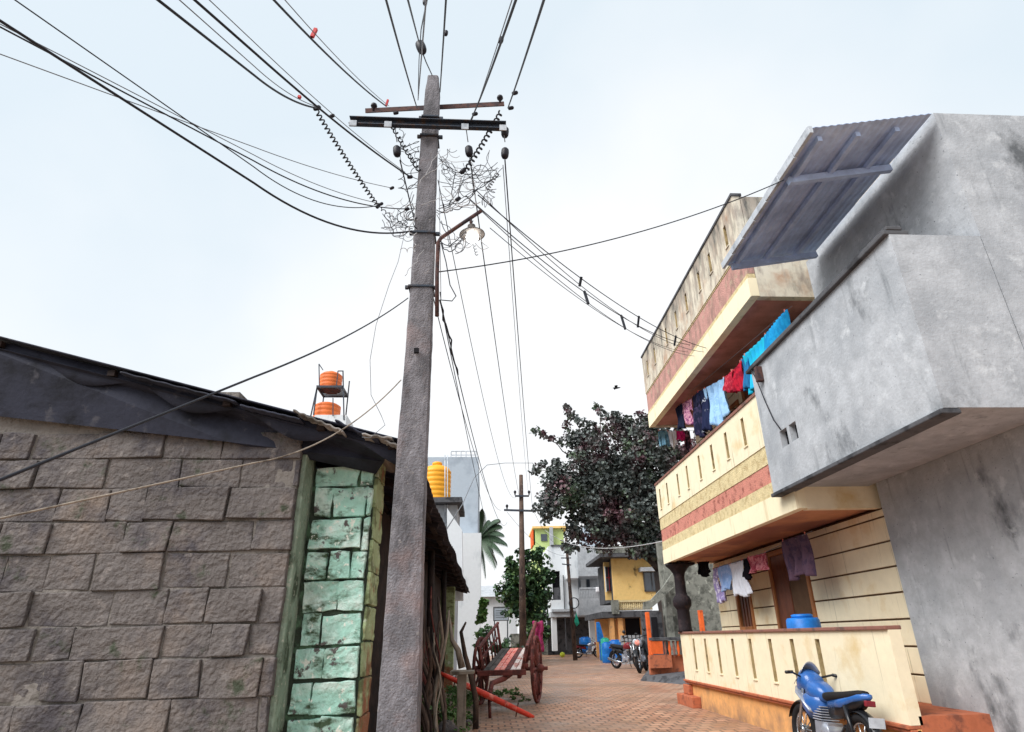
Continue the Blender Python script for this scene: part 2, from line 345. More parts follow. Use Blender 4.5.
def balcony(z0, z1, zf, za, zb, zs, y0, mw, mred, mcr, s0, s1, slots, msof, coping, sw=.11):
    mb = MB(); mb.box(HX, HX + .02, y0, Y1, z0, zf); mb.box(HX + .02, HX + .14, y0, Y1, z0 + .01, zf); obj('fascia', mb, 'fascia', house)
    mb = MB(); mb.box(HX + .012, HX + .13, y0, Y1, zf, za - .004); mb.box(HX + .012, HX + .13, y0, Y1, zb + .004, zs); obj('textured_band', mb, mcr, house)
    mb = MB(); mb.box(HX + .02, HX + .13, y0, Y1, za, zb); obj('stripe', mb, mred, house)
    slotted('parapet', HX, y0, Y1, zs, z1, s0, s1, slots, sw, mw)
    # end walls
    for yy, s in ((Y1, -1), (y0, 1)):
        ya, yb = (yy - .12, yy - .002) if s < 0 else (yy + .002, yy + .12)
        mb = MB(); mb.box(HX + .14, 5.05, ya, yb, z0 + .2, z1 - .004); obj('end_wall', mb, mw, house)
        mb = MB(); mb.box(HX + .14, 5.05, ya, yb, z0, z0 + .2); obj('end_beam', mb, mw, house)
    mb = MB(); mb.box(HX + .14, 6.9, y0 + .12, Y1 - .12, z0 + .03, z0 + .2); obj('soffit_slab', mb, msof, house)
    mb = MB(); mb.box(HX - .02, HX + .16, y0 - .02, Y1 + .02, z1, z1 + .045); obj('coping', mb, coping, house)
sl_low = [at(x, y, X=HX).y for x, y in ((660.5, 500), (667.5, 493), (678, 483), (687, 473), (699, 462), (711.6, 452), (726, 441), (743, 428))]
print('slots low', [round(y, 2) for y in sl_low])
balcony(2.75, 4.50, 3.04, 3.23, 3.48, 3.74, 7.6, 'cream', 'redtex', 'creamtex', 3.92, 4.36, sl_low, 'soffitlow', 'coping')
sl_up = [at(x, y, X=HX).y for x, y in ((723, 222), (708, 252), (698, 275), (685.5, 297), (676, 320), (666.5, 338), (655, 358), (648, 372))]
print('slots up', [round(y, 2) for y in sl_up])
balcony(5.92, 7.78, 6.24, 6.32, 6.77, 6.80, 7.72, 'creamup', 'redtexup', 'creamtex', 7.12, 7.52, sl_up, 'soffit', 'greydark')
# street walls of both floors with grooved blocks
WX = 5.0
def block_wall(name, z0, z1, holes, course=.3):
    back = MB(); back.box(WX + .02, WX + .2, 6.6, Y1 - .06, z0, z1); obj(name + '_joint', back, 'joint', house)
    mb = MB(); z = z0; k = 0
    while z < z1 - .05:
        zt = min(z + course, z1); segs = [(6.6, Y1 - .05)]
        for (ha, hb, hz0, hz1) in holes:
            if hz0 < (z + zt) / 2 < hz1:
                ns = []
                for a, b in segs:
                    if hb <= a or ha >= b: ns.append((a, b)); continue
                    if ha > a: ns.append((a, ha))
                    if hb < b: ns.append((hb, b))
                segs = ns
        for a, b in segs: mb.box(WX, WX + .05, a, b, z, zt - .022)
        z = zt; k += 1
    obj(name, mb, M['cream'], house, bevel=.006)
gw = (at(752, 600, X=WX).y, at(737, 600, X=WX).y); gd = (at(803, 590, X=WX).y - .3, at(773, 590, X=WX).y)
print('ground window', gw, 'door', gd)
block_wall('street_wall', .55, 2.75, [(gw[0], gw[1], 1.35, 2.3), (gd[0], gd[1], .55, 2.62)])
ud = (at(756, 380, X=WX).y, at(741, 385, X=WX).y)
block_wall('street_wall', 4.0, 5.95, [(ud[0], ud[1], 3.9, 5.75), (11.2, 12.2, 4.7, 5.6)])
mb = MB(); mb.box(WX + .05, WX + .25, Y1 - .05, Y1 - .001, .5, 7.7); mb.box(WX + .25, 8.6, Y1 - .2, Y1 - .002, .5, 7.7); obj('end_wall', mb, 'cream', house)
mb = MB(); mb.box(8.4, 8.6, 6.8, Y1 - .2, .5, 7.6); mb.box(WX + .25, 8.4, 6.6, 6.8, .5, 7.6); obj('rear_wall', mb, 'cream', house)
mb = MB(); mb.box(WX + .02, 8.6, 6.6, Y1 - .1, 7.62, 7.74); obj('roof', mb, 'greydark', house)
def opening(name, y0, y1, z0, z1, door):
    f = MB(); fw = .08
    f.box(WX - .03, WX + .1, y0 - .001, y0 + fw, z0, z1); f.box(WX - .03, WX + .1, y1 - fw, y1 + .001, z0, z1)
    f.box(WX - .03, WX + .1, y0 + fw, y1 - fw, z1 - fw, z1)
    if not door: f.box(WX - .05, WX + .1, y0 + fw, y1 - fw, z0, z0 + fw)
    p = obj(name, f, 'framewood', house, bevel=.008)
    q = MB()
    if door:
        q.box(WX + .06, WX + .1, y0 + fw, (y0 + y1) / 2 + .05, z0, z1 - fw); obj('door_leaf', q, 'dark', p)
        q = MB(); q.box(WX + .0, WX + .05, (y0 + y1) / 2 + .06, y1 - fw, z0, z1 - fw); obj('door_leaf', q, 'brownwood', p, bevel=.01)
    else:
        q.box(WX + .05, WX + .07, y0 + fw, y1 - fw, z0 + fw, z1 - fw); obj('pane', q, 'dark', p)
        q = MB()
        for i in range(1, 4):
            y = y0 + fw + (y1 - y0 - 2 * fw) * i / 4; q.box(WX + .0, WX + .04, y - .035, y + .035, z0 + fw, z1 - fw)
        obj('shutter_rail', q, 'brownwood', p)
opening('window', gw[0], gw[1], 1.35, 2.3, False)
opening('door', gd[0], gd[1], .55, 2.62, True)
opening('door', ud[0], ud[1], 4.0, 5.75, True)
opening('window', 11.2, 12.2, 4.7, 5.6, False)
# porch
PX = 4.1
mb = MB(); mb.box(PX + .1, WX + .25, 6.6, Y1 - .05, 0, .55); obj('porch_floor', mb, 'terra', house)
mb = MB(); mb.box(PX + .06, PX + .1, 6.6, Y1 - .03, 0, .44); mb.box(PX + .1, WX + .2, Y1 - .03, Y1, 0, .44); obj('plinth', mb, 'ochre', house)
mb = MB(); mb.box(PX - .035, PX + .1, 6.6, Y1 + .03, .44, .475); mb.box(PX - .01, PX + .1, 6.6, Y1 + .015, .405, .438); obj('moulding', mb, 'terra', house, bevel=.008)
sl_p = [at(x, 650, X=PX).y for x in (694.5, 706, 718.5, 733.5, 751, 771, 793)]
print('porch slots', [round(y, 2) for y in sl_p])
d = sl_p[-1] - sl_p[-2]
sl_p += [sl_p[-1] + d]
slotted('porch_parapet', PX, 6.6, Y1, .475, 1.33, .68, 1.24, sl_p, .12, 'cream')
mb = MB(); mb.box(PX + .12, WX, Y1 - .12, Y1 - .001, .475, 1.33); obj('porch_end', mb, 'cream', house)
mb = MB(); mb.box(PX - .03, PX + .15, 6.6, Y1 + .03, 1.33, 1.37); obj('coping', mb, 'coping', house, bevel=.008)
mb = MB(); mb.box(PX - .12, PX + .06, 13.3, 14.35, 0, .2); mb.box(PX + .06, WX, 14.0, 14.35, 0, .2); mb.box(PX - .03, PX + .06, 13.75, 14.12, .2, .38); obj('step', mb, 'terra', house, bevel=.015)
# pillar below the balcony corner
pc = Vector((4.18, 13.86, 1.37))
prof = [(.16, 0), (.14, .05), (.13, .42), (.15, .46), (.19, .51), (.20, .61), (.17, .68), (.13, .72), (.118, .78), (.112, 1.1), (.13, 1.17), (.19, 1.26), (.27, 1.33), (.28, 1.36)]
mb = MB(); mb.lathe(prof, pc, n=20); mb.box(pc.x - .19, pc.x + .32, pc.y - .2, pc.y + .13, 2.70, 2.749); obj('pillar', mb, 'pillar', house)
# ------------------------------------------------------------------ neighbouring grey house (near, right)
nb = thing('grey_house', 'grey plastered house with blank balcony box and corrugated awning above the blue washing', 'house', (5, 6.2, 0))
GX = 3.8
mb = MB()
h = [(at(777, 437, X=GX).y, 3.5), (at(785, 433, X=GX).y, 3.5)]
yA = 7.93; zb, zt = 3.02, 4.77
hz0, hz1 = 3.50, 3.72; ha = (7.25, 7.45); hb = (7.0, 7.18)
mb.box(GX, GX + .12, 4.6, yA, zb, hz0); mb.box(GX, GX + .12, 4.6, yA, hz1, zt)
mb.box(GX, GX + .12, ha[1], yA, hz0, hz1); mb.box(GX, GX + .12, hb[1], ha[0], hz0, hz1); mb.box(GX, GX + .12, 4.6, hb[0], hz0, hz1)
mb.box(GX + .12, 4.99, yA - .12, yA - .002, zb + .002, zt); mb.box(GX + .12, 4.71, 4.6, 4.72, zb + .002, zt); mb.box(GX + .12, 4.92, 4.72, yA - .12, zb + .01, zb + .14)
obj('balcony_box', mb, 'greyplaster', nb)
mb = MB(); mb.box(GX + .08, GX + .11, hb[0] + .001, hb[1] - .001, hz0 + .001, hz1 - .001); mb.box(GX + .08, GX + .11, ha[0] + .001, ha[1] - .001, hz0 + .001, hz1 - .001); obj('vent', mb, 'dark', nb)
mb = MB(); mb.box(GX - .05, GX + .2, 4.6, yA + .08, zt + .0, zt + .05); mb.box(GX - .01, GX + .15, 4.6, yA + .04, zt + .055, zt + .1); obj('coping', mb, 'greydark', nb, bevel=.01)
mb = MB(); mb.box(GX - .03, GX + .15, 4.6, yA + .03, zb - .05, zb - .003); obj('sill_band', mb, 'greydark', nb, bevel=.01)
mb = MB(); mb.box(4.72, 7.5, 4.6, 7.45, zb + .2, 6.35); mb.box(4.93, 7.5, 4.62, 7.45, 0, zb + .19); obj('wall', mb, 'greyplaster', nb)
mb = MB(); mb.box(GX + .2, 5.25, 7.5, 7.6, 5.45, 6.1); 
RX = 3.3; ra = at(725, 270, X=RX); rb = at(803, 142, X=RX)
print('roof', ra, rb)
yN = 4.55; zr = (ra.z + rb.z) / 2
def cor(u, v):
    x = RX + u * 1.35; y = yN + (ra.y - yN) * v
    return (x, y, zr + .03 + u * .25 + .005 * math.sin(x / .085 * 2 * math.pi))
mb = MB(); mb.grid(lambda u, v: cor(u, v), 160, 6); obj('roof_sheet', mb, 'corr', nb, solid=.008)
mb = MB()
n_ = 7
for i in range(n_):
    a = yN + (ra.y - yN) * i / n_; b = yN + (ra.y - yN) * (i + 1) / n_
    mb.hexa([(RX - .04, a, zr - .035), (RX, a, zr - .035), (RX, b - .01, zr - .025), (RX - .04, b - .01, zr - .025)], [(RX - .05, a, zr + .055), (RX, a, zr + .055), (RX, b - .01, zr + .06), (RX - .05, b - .01, zr + .06)])
obj('gutter_edge', mb, 'whiteedge', nb, bevel=.004)
mb = MB()
for x in (3.42, 3.85, 4.3):
    zz = zr + (x - RX) / 1.35 * .25 - .035; mb.bar((x, yN + .1, zz), (x, ra.y - .05, zz), .05, .06)
mb.bar((RX + .05, ra.y - .12, zr - .06), (4.6, ra.y - .12, zr + .16), .06, .08)
mb.bar((RX + .05, yN + .7, zr - .06), (4.6, yN + .7, zr + .16), .06, .08)
obj('purlin', mb, 'corr', nb)
mb = MB(); mb.tube([(GX - .03, 7.86, 4.8), (GX - .05, 7.7, 4.55), (GX - .02, 7.63, 4.2), (GX - .02, 7.5, 3.9), (GX - .02, 7.36, 3.72)], .008, 5); obj('drain_cable', mb, 'wire', nb)
mb = MB(); mb.box(GX - .09, GX - .001, 7.58, 7.66, 4.5, 4.72); obj('bracket', mb, 'rust', nb, bevel=.01)
# ------------------------------------------------------------------ hut on the left
hut = thing('stone_hut', 'low stone hut with teal painted wall end under a sagging dark sheet roof', 'hut', (-1.6, 6, 0))
def courses(x0, x1, y0, y1, z0, z1, hs, wmin, wmax, jit=.008, gap=.012):
    mb = MB(); z = z0; k = 0
    while z < z1 - .03:
        h = min(hs * random.uniform(.88, 1.1), z1 - z); x = x0 + (random.uniform(-.25, 0) if k % 2 else 0)
        while x < x1 - .01:
            wd = random.uniform(wmin, wmax); a = max(x, x0); b = min(x + wd, x1)
            if b - a > .04:
                o = random.uniform(-.02, .018)
                mb.box(a + gap / 2, b - gap / 2, y0 + o, y1, z + gap / 2, z + h - gap / 2, jit)
            x += wd
        z += h; k += 1
    return mb
def rough(o, lv=3, st=.03, sc_=.12):
    s_ = o.modifiers.new('sub', 'SUBSURF'); s_.subdivision_type = 'SIMPLE'; s_.levels = lv; s_.render_levels = lv
    t = bpy.data.textures.new('rough', 'CLOUDS'); t.noise_scale = sc_; t.noise_depth = 3
    d = o.modifiers.new('disp', 'DISPLACE'); d.texture = t; d.strength = st; d.mid_level = .5; d.texture_coords = 'LOCAL'
    for p in o.data.polygons: p.use_smooth = False
mb = MB(); mb.box(-4.4, -1.6, 5.222, 5.55, 0, 3.0); mb.box(-4.4, -2.2, 5.225, 5.5, 3.0, 3.4); obj('wall_core', mb, mat('pale_mortar', '#7f7974', [('#5a554f', 6, .5, .6, I, None)], bump=.8, bscale=30, bdist=.02), hut)
o = obj('stone_wall', courses(-4.4, -1.585, 5.2, 5.5, 0, 3.02, .25, .26, .66, .012, .010), 'stone', hut, bevel=.008); rough(o, 3, .018)
mb = MB(); mb.box(-1.6, -1.555, 5.26, 5.56, 0, 2.95); o = obj('mossy_jamb', mb, 'moss', hut, bevel=.01); rough(o, 4)
mb = MB(); mb.box(-1.56, -1.01, 5.54, 5.9, 0, 2.78); obj('wall_core', mb, 'mortar', hut)
o = obj('painted_wall', courses(-1.53, -1.015, 5.5, 5.75, 0, 2.80, .262, .16, .46, .014, .022), 'teal', hut, bevel=.014); rough(o, 3, .03, .1)
mb = MB(); z = 0
while z < 2.72: 
    mb.box(-1.015, -.985 - random.uniform(0, .008), 5.53 + random.uniform(0, .01), 5.95, z + .008, z + .262, .008); z += .27
o = obj('wall_return', mb, 'palegreen', hut, bevel=.012); rough(o, 3, .03, .1)
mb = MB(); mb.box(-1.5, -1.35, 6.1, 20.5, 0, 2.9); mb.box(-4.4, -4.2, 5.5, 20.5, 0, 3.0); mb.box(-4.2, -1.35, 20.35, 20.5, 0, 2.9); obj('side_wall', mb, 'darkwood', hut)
mb = MB(); mb.box(-1.52, -.95, 19.2, 19.5, 0, 2.75); o = obj('end_pillar', mb, 'palegreen', hut, bevel=.01)
for y in (8.6, 11.5, 15): mb = MB(); mb.tube([(-1.0, y, 0), (-.97, y + .02, 1.4), (-1.0, y, 2.8)], .06, 8); obj('eave_post', mb, 'darkwood', hut)
EX, EZ = -.62, 2.84
def roofz(x, y): return EZ + (EX - x) * .27 + .012 * math.sin(y * 1.7)
def rf(u, v):
    y = 4.95 + (23.5 - 4.95) * v; x = EX + .015 * math.sin(y * 2.1 + 1) - (4.7 + EX) * u
    return (x, y, roofz(x, y) + .008 * math.sin(y / .05))
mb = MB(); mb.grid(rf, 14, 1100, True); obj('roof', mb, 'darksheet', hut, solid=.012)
mb = MB()
for i in range(16):
    y = 5.3 + i * 1.15; mb.bar((-4.5, y, roofz(-4.5, y) - .07), (EX - .06, y, roofz(EX, y) - .06), .07, .07)
for x in (-.8, -1.4, -2.2, -3.2, -4.2): mb.bar((x, 5.0, roofz(x, 5) - .06), (x, 23, roofz(x, 5) - .06), .06, .05)
obj('rafter', mb, 'darkwood', hut)
mb = MB(); mb.add([(-4.5, 5.15, 3.2), (-2.2, 5.15, 2.92), (-1.0, 5.5, 2.72), (-.9, 5.3, 2.78), (-.85, 5.05, 2.84), (-4.5, 5.0, 3.8)], [(0, 1, 2, 3, 4, 5)]); obj('gable_sheet', mb, 'darksheet', hut, solid=.01)
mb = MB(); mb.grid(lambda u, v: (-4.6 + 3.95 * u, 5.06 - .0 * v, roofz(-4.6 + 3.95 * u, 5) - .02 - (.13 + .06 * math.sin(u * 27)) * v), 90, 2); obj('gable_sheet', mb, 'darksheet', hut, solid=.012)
def loose(p0, p1, depth, lift, m, n=36, amp=.005):
    p0 = Vector(p0); p1 = Vector(p1)
    mb = MB(); mb.grid(lambda u, v: tuple(p0.lerp(p1, u) + Vector((0, depth * v, lift * v + amp * math.sin(u * n)))), 60, 3)
    return obj('roof_sheet', mb, m, hut, solid=.014)
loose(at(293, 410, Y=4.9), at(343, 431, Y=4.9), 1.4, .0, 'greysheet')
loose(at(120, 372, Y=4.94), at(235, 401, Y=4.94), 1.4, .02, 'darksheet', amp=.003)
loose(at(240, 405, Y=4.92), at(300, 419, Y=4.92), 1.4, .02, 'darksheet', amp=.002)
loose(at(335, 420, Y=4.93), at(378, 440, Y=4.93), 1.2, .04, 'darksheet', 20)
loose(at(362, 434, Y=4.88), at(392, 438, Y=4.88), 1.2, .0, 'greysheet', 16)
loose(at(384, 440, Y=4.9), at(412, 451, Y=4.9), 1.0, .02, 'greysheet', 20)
# ------------------------------------------------------------------ main pole
def lerp(a, b, t): return a + (b - a) * t
PZ = 6.83
pole = thing('power_pole', 'tall tapering concrete power pole in the foreground carrying two steel crossarms', 'utility pole', (-.6, 4.82, 0))
mb = MB(); vs = []; K = 70
for i in range(K + 1):
    z = PZ * i / K; t = z / PZ; hw = lerp(.150, .074, t ** .9); hd = lerp(.11, .065, t)
    if z > PZ - .12: hw *= .9 - (z - PZ + .12) * 1.0
    nx = 6
    ring = []
    for s in range(4):
        for k in range(nx):
            q = k / nx; e = .018
            if s == 0: p = (-hw + 2 * hw * q, -hd)
            elif s == 1: p = (hw, -hd + 2 * hd * q)
            elif s == 2: p = (hw - 2 * hw * q, hd)
            else: p = (-hw, hd - 2 * hd * q)
            if k == 0: p = (p[0] * .93, p[1] * .93)
            j = .0022
            ring.append((-.597 + p[0] + random.uniform(-j, j) + .004 * math.sin(z * 2), 4.82 + p[1] + random.uniform(-j, j), z))
    vs += ring
n = 24; fs = [(i * n + j, i * n + (j + 1) % n, (i + 1) * n + (j + 1) % n, (i + 1) * n + j) for i in range(K) for j in range(n)]
fs.append(tuple(range(K * n, K * n + n)))
mb.add(vs, fs, False); o = obj('concrete_shaft', mb, 'concpole', pole)
t_ = bpy.data.textures.new('chip', 'CLOUDS'); t_.noise_scale = .022
d_ = o.modifiers.new('sub', 'SUBSURF'); d_.subdivision_type = 'SIMPLE'; d_.levels = 1; d_.render_levels = 1
d_ = o.modifiers.new('disp', 'DISPLACE'); d_.texture = t_; d_.strength = .007; d_.texture_coords = 'LOCAL'
YA = 4.68
a = at(350, 123, Y=YA); b = at(506, 128, Y=YA)
def channel(a, b, h, dpt, t=.008):
    mb = MB(); a = Vector(a); b = Vector(b)
    mb.bar(a, b, t, h)
    mb.bar(a + Vector((0, -dpt / 2, h / 2)), b + Vector((0, -dpt / 2, h / 2)), dpt, t); mb.bar(a + Vector((0, -dpt / 2, -h / 2)), b + Vector((0, -dpt / 2, -h / 2)), dpt, t)
    return mb
ca = obj('channel_arm', channel(a, b, .085, .05), 'steel', pole)
for x in (353, 388, 465, 503):
    p = at(x, 124 + (x - 350) * .03, Y=YA - .05); mb = MB(); mb.box(p.x - .035, p.x + .035, p.y - .012, p.y - .001, p.z - .03, p.z + .04)
    obj('end_plate', mb, 'whiteedge', ca)
a2 = at(366, 111, Y=4.93); b2 = at(504, 104, Y=4.93)
mb = MB(); mb.bar(a2, b2, .055, .008); mb.bar(a2 + Vector((0, -.03, -.028)), b2 + Vector((0, -.03, -.028)), .008, .06)
ua = obj('angle_arm', mb, 'rust', pole)
mb = MB()
for x, y in ((374, 106), (500, 98)):
    p = at(x, y, Y=4.9); mb.lathe([(.012, -.07), (.012, -.02), (.03, -.015), (.035, .0), (.03, .02), (.015, .03)], p, n=10)
obj('pin_insulator', mb, 'ceramic', ua)
for z, hw in ((6.23, .088), (5.98, .092), (4.80, .105), (4.22, .112)):
    mb = MB(); mb.box(-.597 - hw, -.597 + hw, 4.82 - .095, 4.82 + .095, z - .011, z + .011)
    mb.box(-.597 + hw, -.597 + hw + .04, 4.75, 4.78, z - .016, z + .016); mb.box(-.597 - hw - .03, -.597 - hw, 4.75, 4.78, z - .016, z + .016)
    obj('clamp_band', mb, 'steel', pole, bevel=.004)
mb = MB(); mb.box(-.62, -.58, 4.69, 4.72, 3.55, 3.59); obj('bolt_hole', mb, 'dark', pole)
# street lamp
sl_ = thing('street_lamp', 'lit street lamp with round shade on a bent pipe bracket clamped to the concrete pole', 'street lamp', (-.44, 4.7, 3.9))
YL = 4.66
p = [at(437, 316, Y=YL), at(437, 275, Y=YL), at(438, 243, Y=YL), at(441, 238, Y=YL), at(460, 225, Y=YL), at(481, 211, Y=YL)]
mb = MB(); mb.tube(p, .018, 10); obj('bracket', mb, 'rust', sl_)
lc = at(472, 233, Y=YL); ax = Vector((.08, .05, -1)).normalized()
mb = MB(); mb.lathe([(.02, -.09), (.035, -.08), (.04, -.03), (.085, -.012), (.115, .012), (.118, .02), (.11, .018), (.05, .0), (.03, -.005)], lc, ax, 28); obj('shade', mb, M['cartgrey'], sl_)
me_ = bpy.data.materials.new('lamp_glow'); me_.use_nodes = True
e = me_.node_tree.nodes['Principled BSDF']; e.inputs['Emission Color'].default_value = (1, .98, .92, 1); e.inputs['Emission Strength'].default_value = 12
mb = MB(); mb.lathe([(.02, -.01), (.035, .0), (.055, .03), (.055, .06), (.035, .085), (.012, .095)], lc, ax, 18); obj('bulb', mb, me_, sl_)
mb = MB(); mb.tube([lc - ax * .08, (lc - ax * .08 + at(470, 219, Y=YL)) / 2, at(471, 218, Y=YL)], .012, 8); obj('holder', mb, 'rust', sl_)
# ------------------------------------------------------------------ wires
def sagline(a, b, sag, n=24):
    a = Vector(a); b = Vector(b)
    return [a.lerp(b, i / n) - Vector((0, 0, 4 * sag * (i / n) * (1 - i / n))) for i in range(n + 1)]
def wobble(pts, amp, k=3):
    out_ = []; ph = [random.uniform(0, 6) for _ in range(6)]
    L_ = len(pts) - 1
    for i, p in enumerate(pts):
        e = math.sin(math.pi * min(1, i / L_) ) ** .5 if 0 < i < L_ else 0
        out_.append(Vector(p) + Vector((math.sin(i * .9 * k / 3 + ph[0]) + .6 * math.sin(i * 2.1 + ph[1]), math.sin(i * 1.1 + ph[2]), math.sin(i * .8 + ph[3]) + .5 * math.sin(i * 1.9 + ph[4]))) * amp * e)
    return out_
def wire(label, pts, r=.005, m='wire', name='wire', group='overhead wires', cat='wire', n=5):
    mb = MB(); mb.tube(pts, r, n); return tag(obj(name, mb, m), label, cat, group)
def beyond(a, b, k):   # run a wire on past the edge of the view
    return Vector(a) + (Vector(b) - Vector(a)) * k
# to the far pole
FY = 31
FA = {'lu': at(516, 497, Y=FY), 'ru': at(529, 497, Y=FY), 'll': at(507, 510, Y=FY), 'rr': at(533, 510, Y=FY), 'top': at(521, 478, Y=FY)}
farw = [((400, 160), 'll', 'from the left hanging insulator'), ((470, 158), 'lu', 'from the middle hanging insulator'), ((506, 160), 'rr', 'from the right hanging insulator'), ((438, 300), 'll', 'from below the lamp bracket')]
wire('black line wire from the left hanging insulator down to the far wooden pole', sagline(at(400, 160, Y=YA), FA['ll'] + Vector((-.3, 0, 0)), .9), .007)
wire('thin line wire beside the black one running to the far pole upper arm', sagline(at(438, 180, Y=YA + .2), FA['lu'], 1.0), .005)
wire('black line wire from the middle hanging insulator down to the far pole', sagline(at(470, 158, Y=YA), FA['lu'] + Vector((.2, 0, -.1)), .35), .007)
wire('black line wire from the right hanging insulator past the lamp to the far pole', sagline(at(505, 160, Y=YA), FA['rr'], .5), .007)
wire('second thin wire shadowing the right line wire down to the far pole', sagline(at(503, 165, Y=YA), FA['ru'], .55), .004)
wire('drooping service wire leaving the lamp bracket foot towards the far pole', sagline(at(440, 300, Y=YA), FA['ll'] + Vector((0, 0, -.6)), .8), .006)
wire('lower twin of the service wire leaving the lamp bracket foot', sagline(at(441, 305, Y=YA), FA['ll'] + Vector((-.5, 0, -2.5)), .3), .005)
for k, (u0, v0, u1, v1) in enumerate(((507, 512, 566, 556), (534, 512, 566, 548))):
    wire('far service drop between the distant pole and the slanted pole by the white house', sagline(at(u0, v0, Y=FY), at(u1, v1, Y=40), .5), .008, 'wiregrey')
# overhead to the camera side
up_ = [((417, 108), (386, 0), 1.9, .006, 'wire', 'straight wire rising left of the pole top to the upper edge of view'),
       ((418, 100), (426, 0), 2.0, .005, 'wiregrey', 'pale wire rising almost upright just left of the pole top'),
       ((440, 92), (446, 0), 2.2, .006, 'wire', 'dark wire rising from the right side of the pole top'),
       ((470, 122), (516, 0), 1.8, .007, 'wire', 'thick wire rising right from the middle of the channel arm'),
       ((472, 120), (512, 0), 1.8, .003, 'wiregrey', 'thin wire wrapped beside the thick wire rising from the channel arm'),
       ((508, 108), (544, 0), 1.8, .007, 'wire', 'thick wire rising right from the end of the rusty arm'),
       ((386, 106), (274, 0), 2.2, .007, 'wire', 'thick wire with red tags rising left from the rusty arm'),
       ((389, 106), (285, 0), 2.2, .003, 'wiregrey', 'thin wire above the red tagged wire'),
       ((409, 176), (254, 52), 2.6, .008, 'wire', 'thick wire crossing down from upper left to the pole below the arms'),
       ((405, 172), (254, 42), 2.6, .003, 'wiregrey', 'thin wire above the thick wire from upper left'),
       ((316, 108), (254, 75), 2.6, .007, 'wire', 'thick wire from the left edge ending at the top of the spiral'),
       ((318, 107), (254, 66), 2.6, .003, 'wiregrey', 'thin wire meeting the spiral top from the left edge')]
for (a_, b_, yb, r, m, lb) in up_:
    ya = YA if a_[0] != 316 and a_[0] != 318 else 3.55
    if a_[0] in (316, 318): A = at(*a_, Y=3.55)
    else: A = at(*a_, Y=YA)
    B = at(*b_, Y=yb)
    sg = .04 if abs(a_[0] - b_[0]) > 40 else .015
    P = sagline(A, B, sg, 16); P.append(beyond(P[-3], P[-1], 26 if b_[0] == 254 else 12))
    wire(lb, P, r, m)
A = at(432, 75, Y=4.8)
wire('dark wire rising from the big egg insulator above the pole top', [at(419, 42, Y=3.9), at(408, 0, Y=2.2), beyond(at(419, 42, Y=3.9), at(408, 0, Y=2.2), 1.8)], .006)
wire('short loop tying the egg insulator to the pole top', [A, at(426, 62, Y=4.4), at(423, 54, Y=4.1)], .006)
wire('twin wire left of the egg insulator', [at(418, 100, Y=4.65), at(419, 60, Y=4), at(421, 30, Y=3), at(427, 0, Y=2), beyond(at(421, 30, Y=3), at(427, 0, Y=2), 2)], .004)
# insulators
def insul(u, v, Y, s, tilt, label, cat='insulator'):
    s *= .82
    c = at(u, v, Y=Y); ax = Vector((math.sin(tilt), 0, math.cos(tilt)))
    mb = MB(); mb.lathe([(.012 * s, -.075 * s), (.035 * s, -.07 * s), (.045 * s, -.045 * s), (.048 * s, 0), (.045 * s, .045 * s), (.03 * s, .065 * s), (.012 * s, .075 * s)], c, ax, 14)
    return tag(obj('insulator', mb, 'ceramic'), label, cat, 'insulators on the wires')
insul(397, 151, YA, 1.0, -.1, 'black egg insulator hanging left of the pole below the channel arm')
insul(469, 151, YA, 1.0, -.1, 'black egg insulator hanging right of the pole below the middle of the arm')
insul(505, 132, YA, 1.0, .05, 'upper of two black insulators hanging at the right arm end')
insul(505, 153, YA, 1.0, .05, 'lower of two black insulators hanging at the right arm end')
insul(421, 47, 4.0, 1.15, -.3, 'largest dark egg insulator on the wire above the pole top')
insul(425, 2, 2.4, .35, 0, 'tiny bead insulator at the top edge on the pale upright wire')
insul(446, 33, 3.2, .4, .1, 'small bead insulator on the wire right of the pole top')
insul(501, 40, 2.9, .45, .2, 'small insulator halfway up the thick wire from the arm')
insul(515, 93, 4.3, .5, 1.2, 'dark connector on the wire near the right arm end')
insul(511, 108, YA, .5, 1.3, 'round bobbin insulator beyond the right end of the rusty arm')
insul(475, 114, YA, .5, 1.2, 'small bobbin insulator above the middle of the channel arm')
insul(396, 113, YA, .45, 1.3, 'round bobbin insulator on the left half of the rusty arm')
insul(332, 116, 3.9, .4, 1.0, 'small joint on the thick wire left of the arms')
insul(410, 177, YA, .45, 1.4, 'round bobbin where the thick left wire meets the pole')
insul(392, 188, 4.4, .35, 1.0, 'small bobbin at the end of the highest left service wire')
insul(381, 204, 4.3, .35, 1.0, 'small bobbin below the spiral on the left service wires')
insul(407, 209, 4.5, .38, 1.3, 'small bobbin beside the pole left of the tangle')
insul(378, 206, 4.3, .4, .4, 'smallest bobbin at the foot of the black spiral')
insul(458, 199, YA, .5, .9, 'bobbin insulator inside the tangle right of the pole')
insul(463, 171, YA, .6, .7, 'lumpy insulator at the foot of the right spiral')
insul(317, 108, 3.6, .5, 1.2, 'dark joint at the top of the left spiral')
for (u, v, Y) in ((397, 142, YA), (468, 142, YA), (505, 142, YA)):
    wire('short hanger wire between the channel arm and its insulator', [at(u - 2, v - 14, Y=YA - .03), at(u, v, Y=Y)], .005, 'wiregrey', group='insulator hangers')
# red tags
for (u0, v0, u1, v1, Y, lb) in ((312, 37, 316, 29, 2.7, 'red tag joining the paired wires at upper left'), (386, 106, 388, 100, YA, 'red tag joining the paired wires just above the rusty arm'), (299, 98, 300, 96, 3.3, 'small red tag on the wire left of the spiral')):
    mb = MB(); mb.bar(at(u0, v0, Y=Y), at(u1, v1, Y=Y), .018, .02); tag(obj('wire_tag', mb, 'redtag'), lb, 'tag')
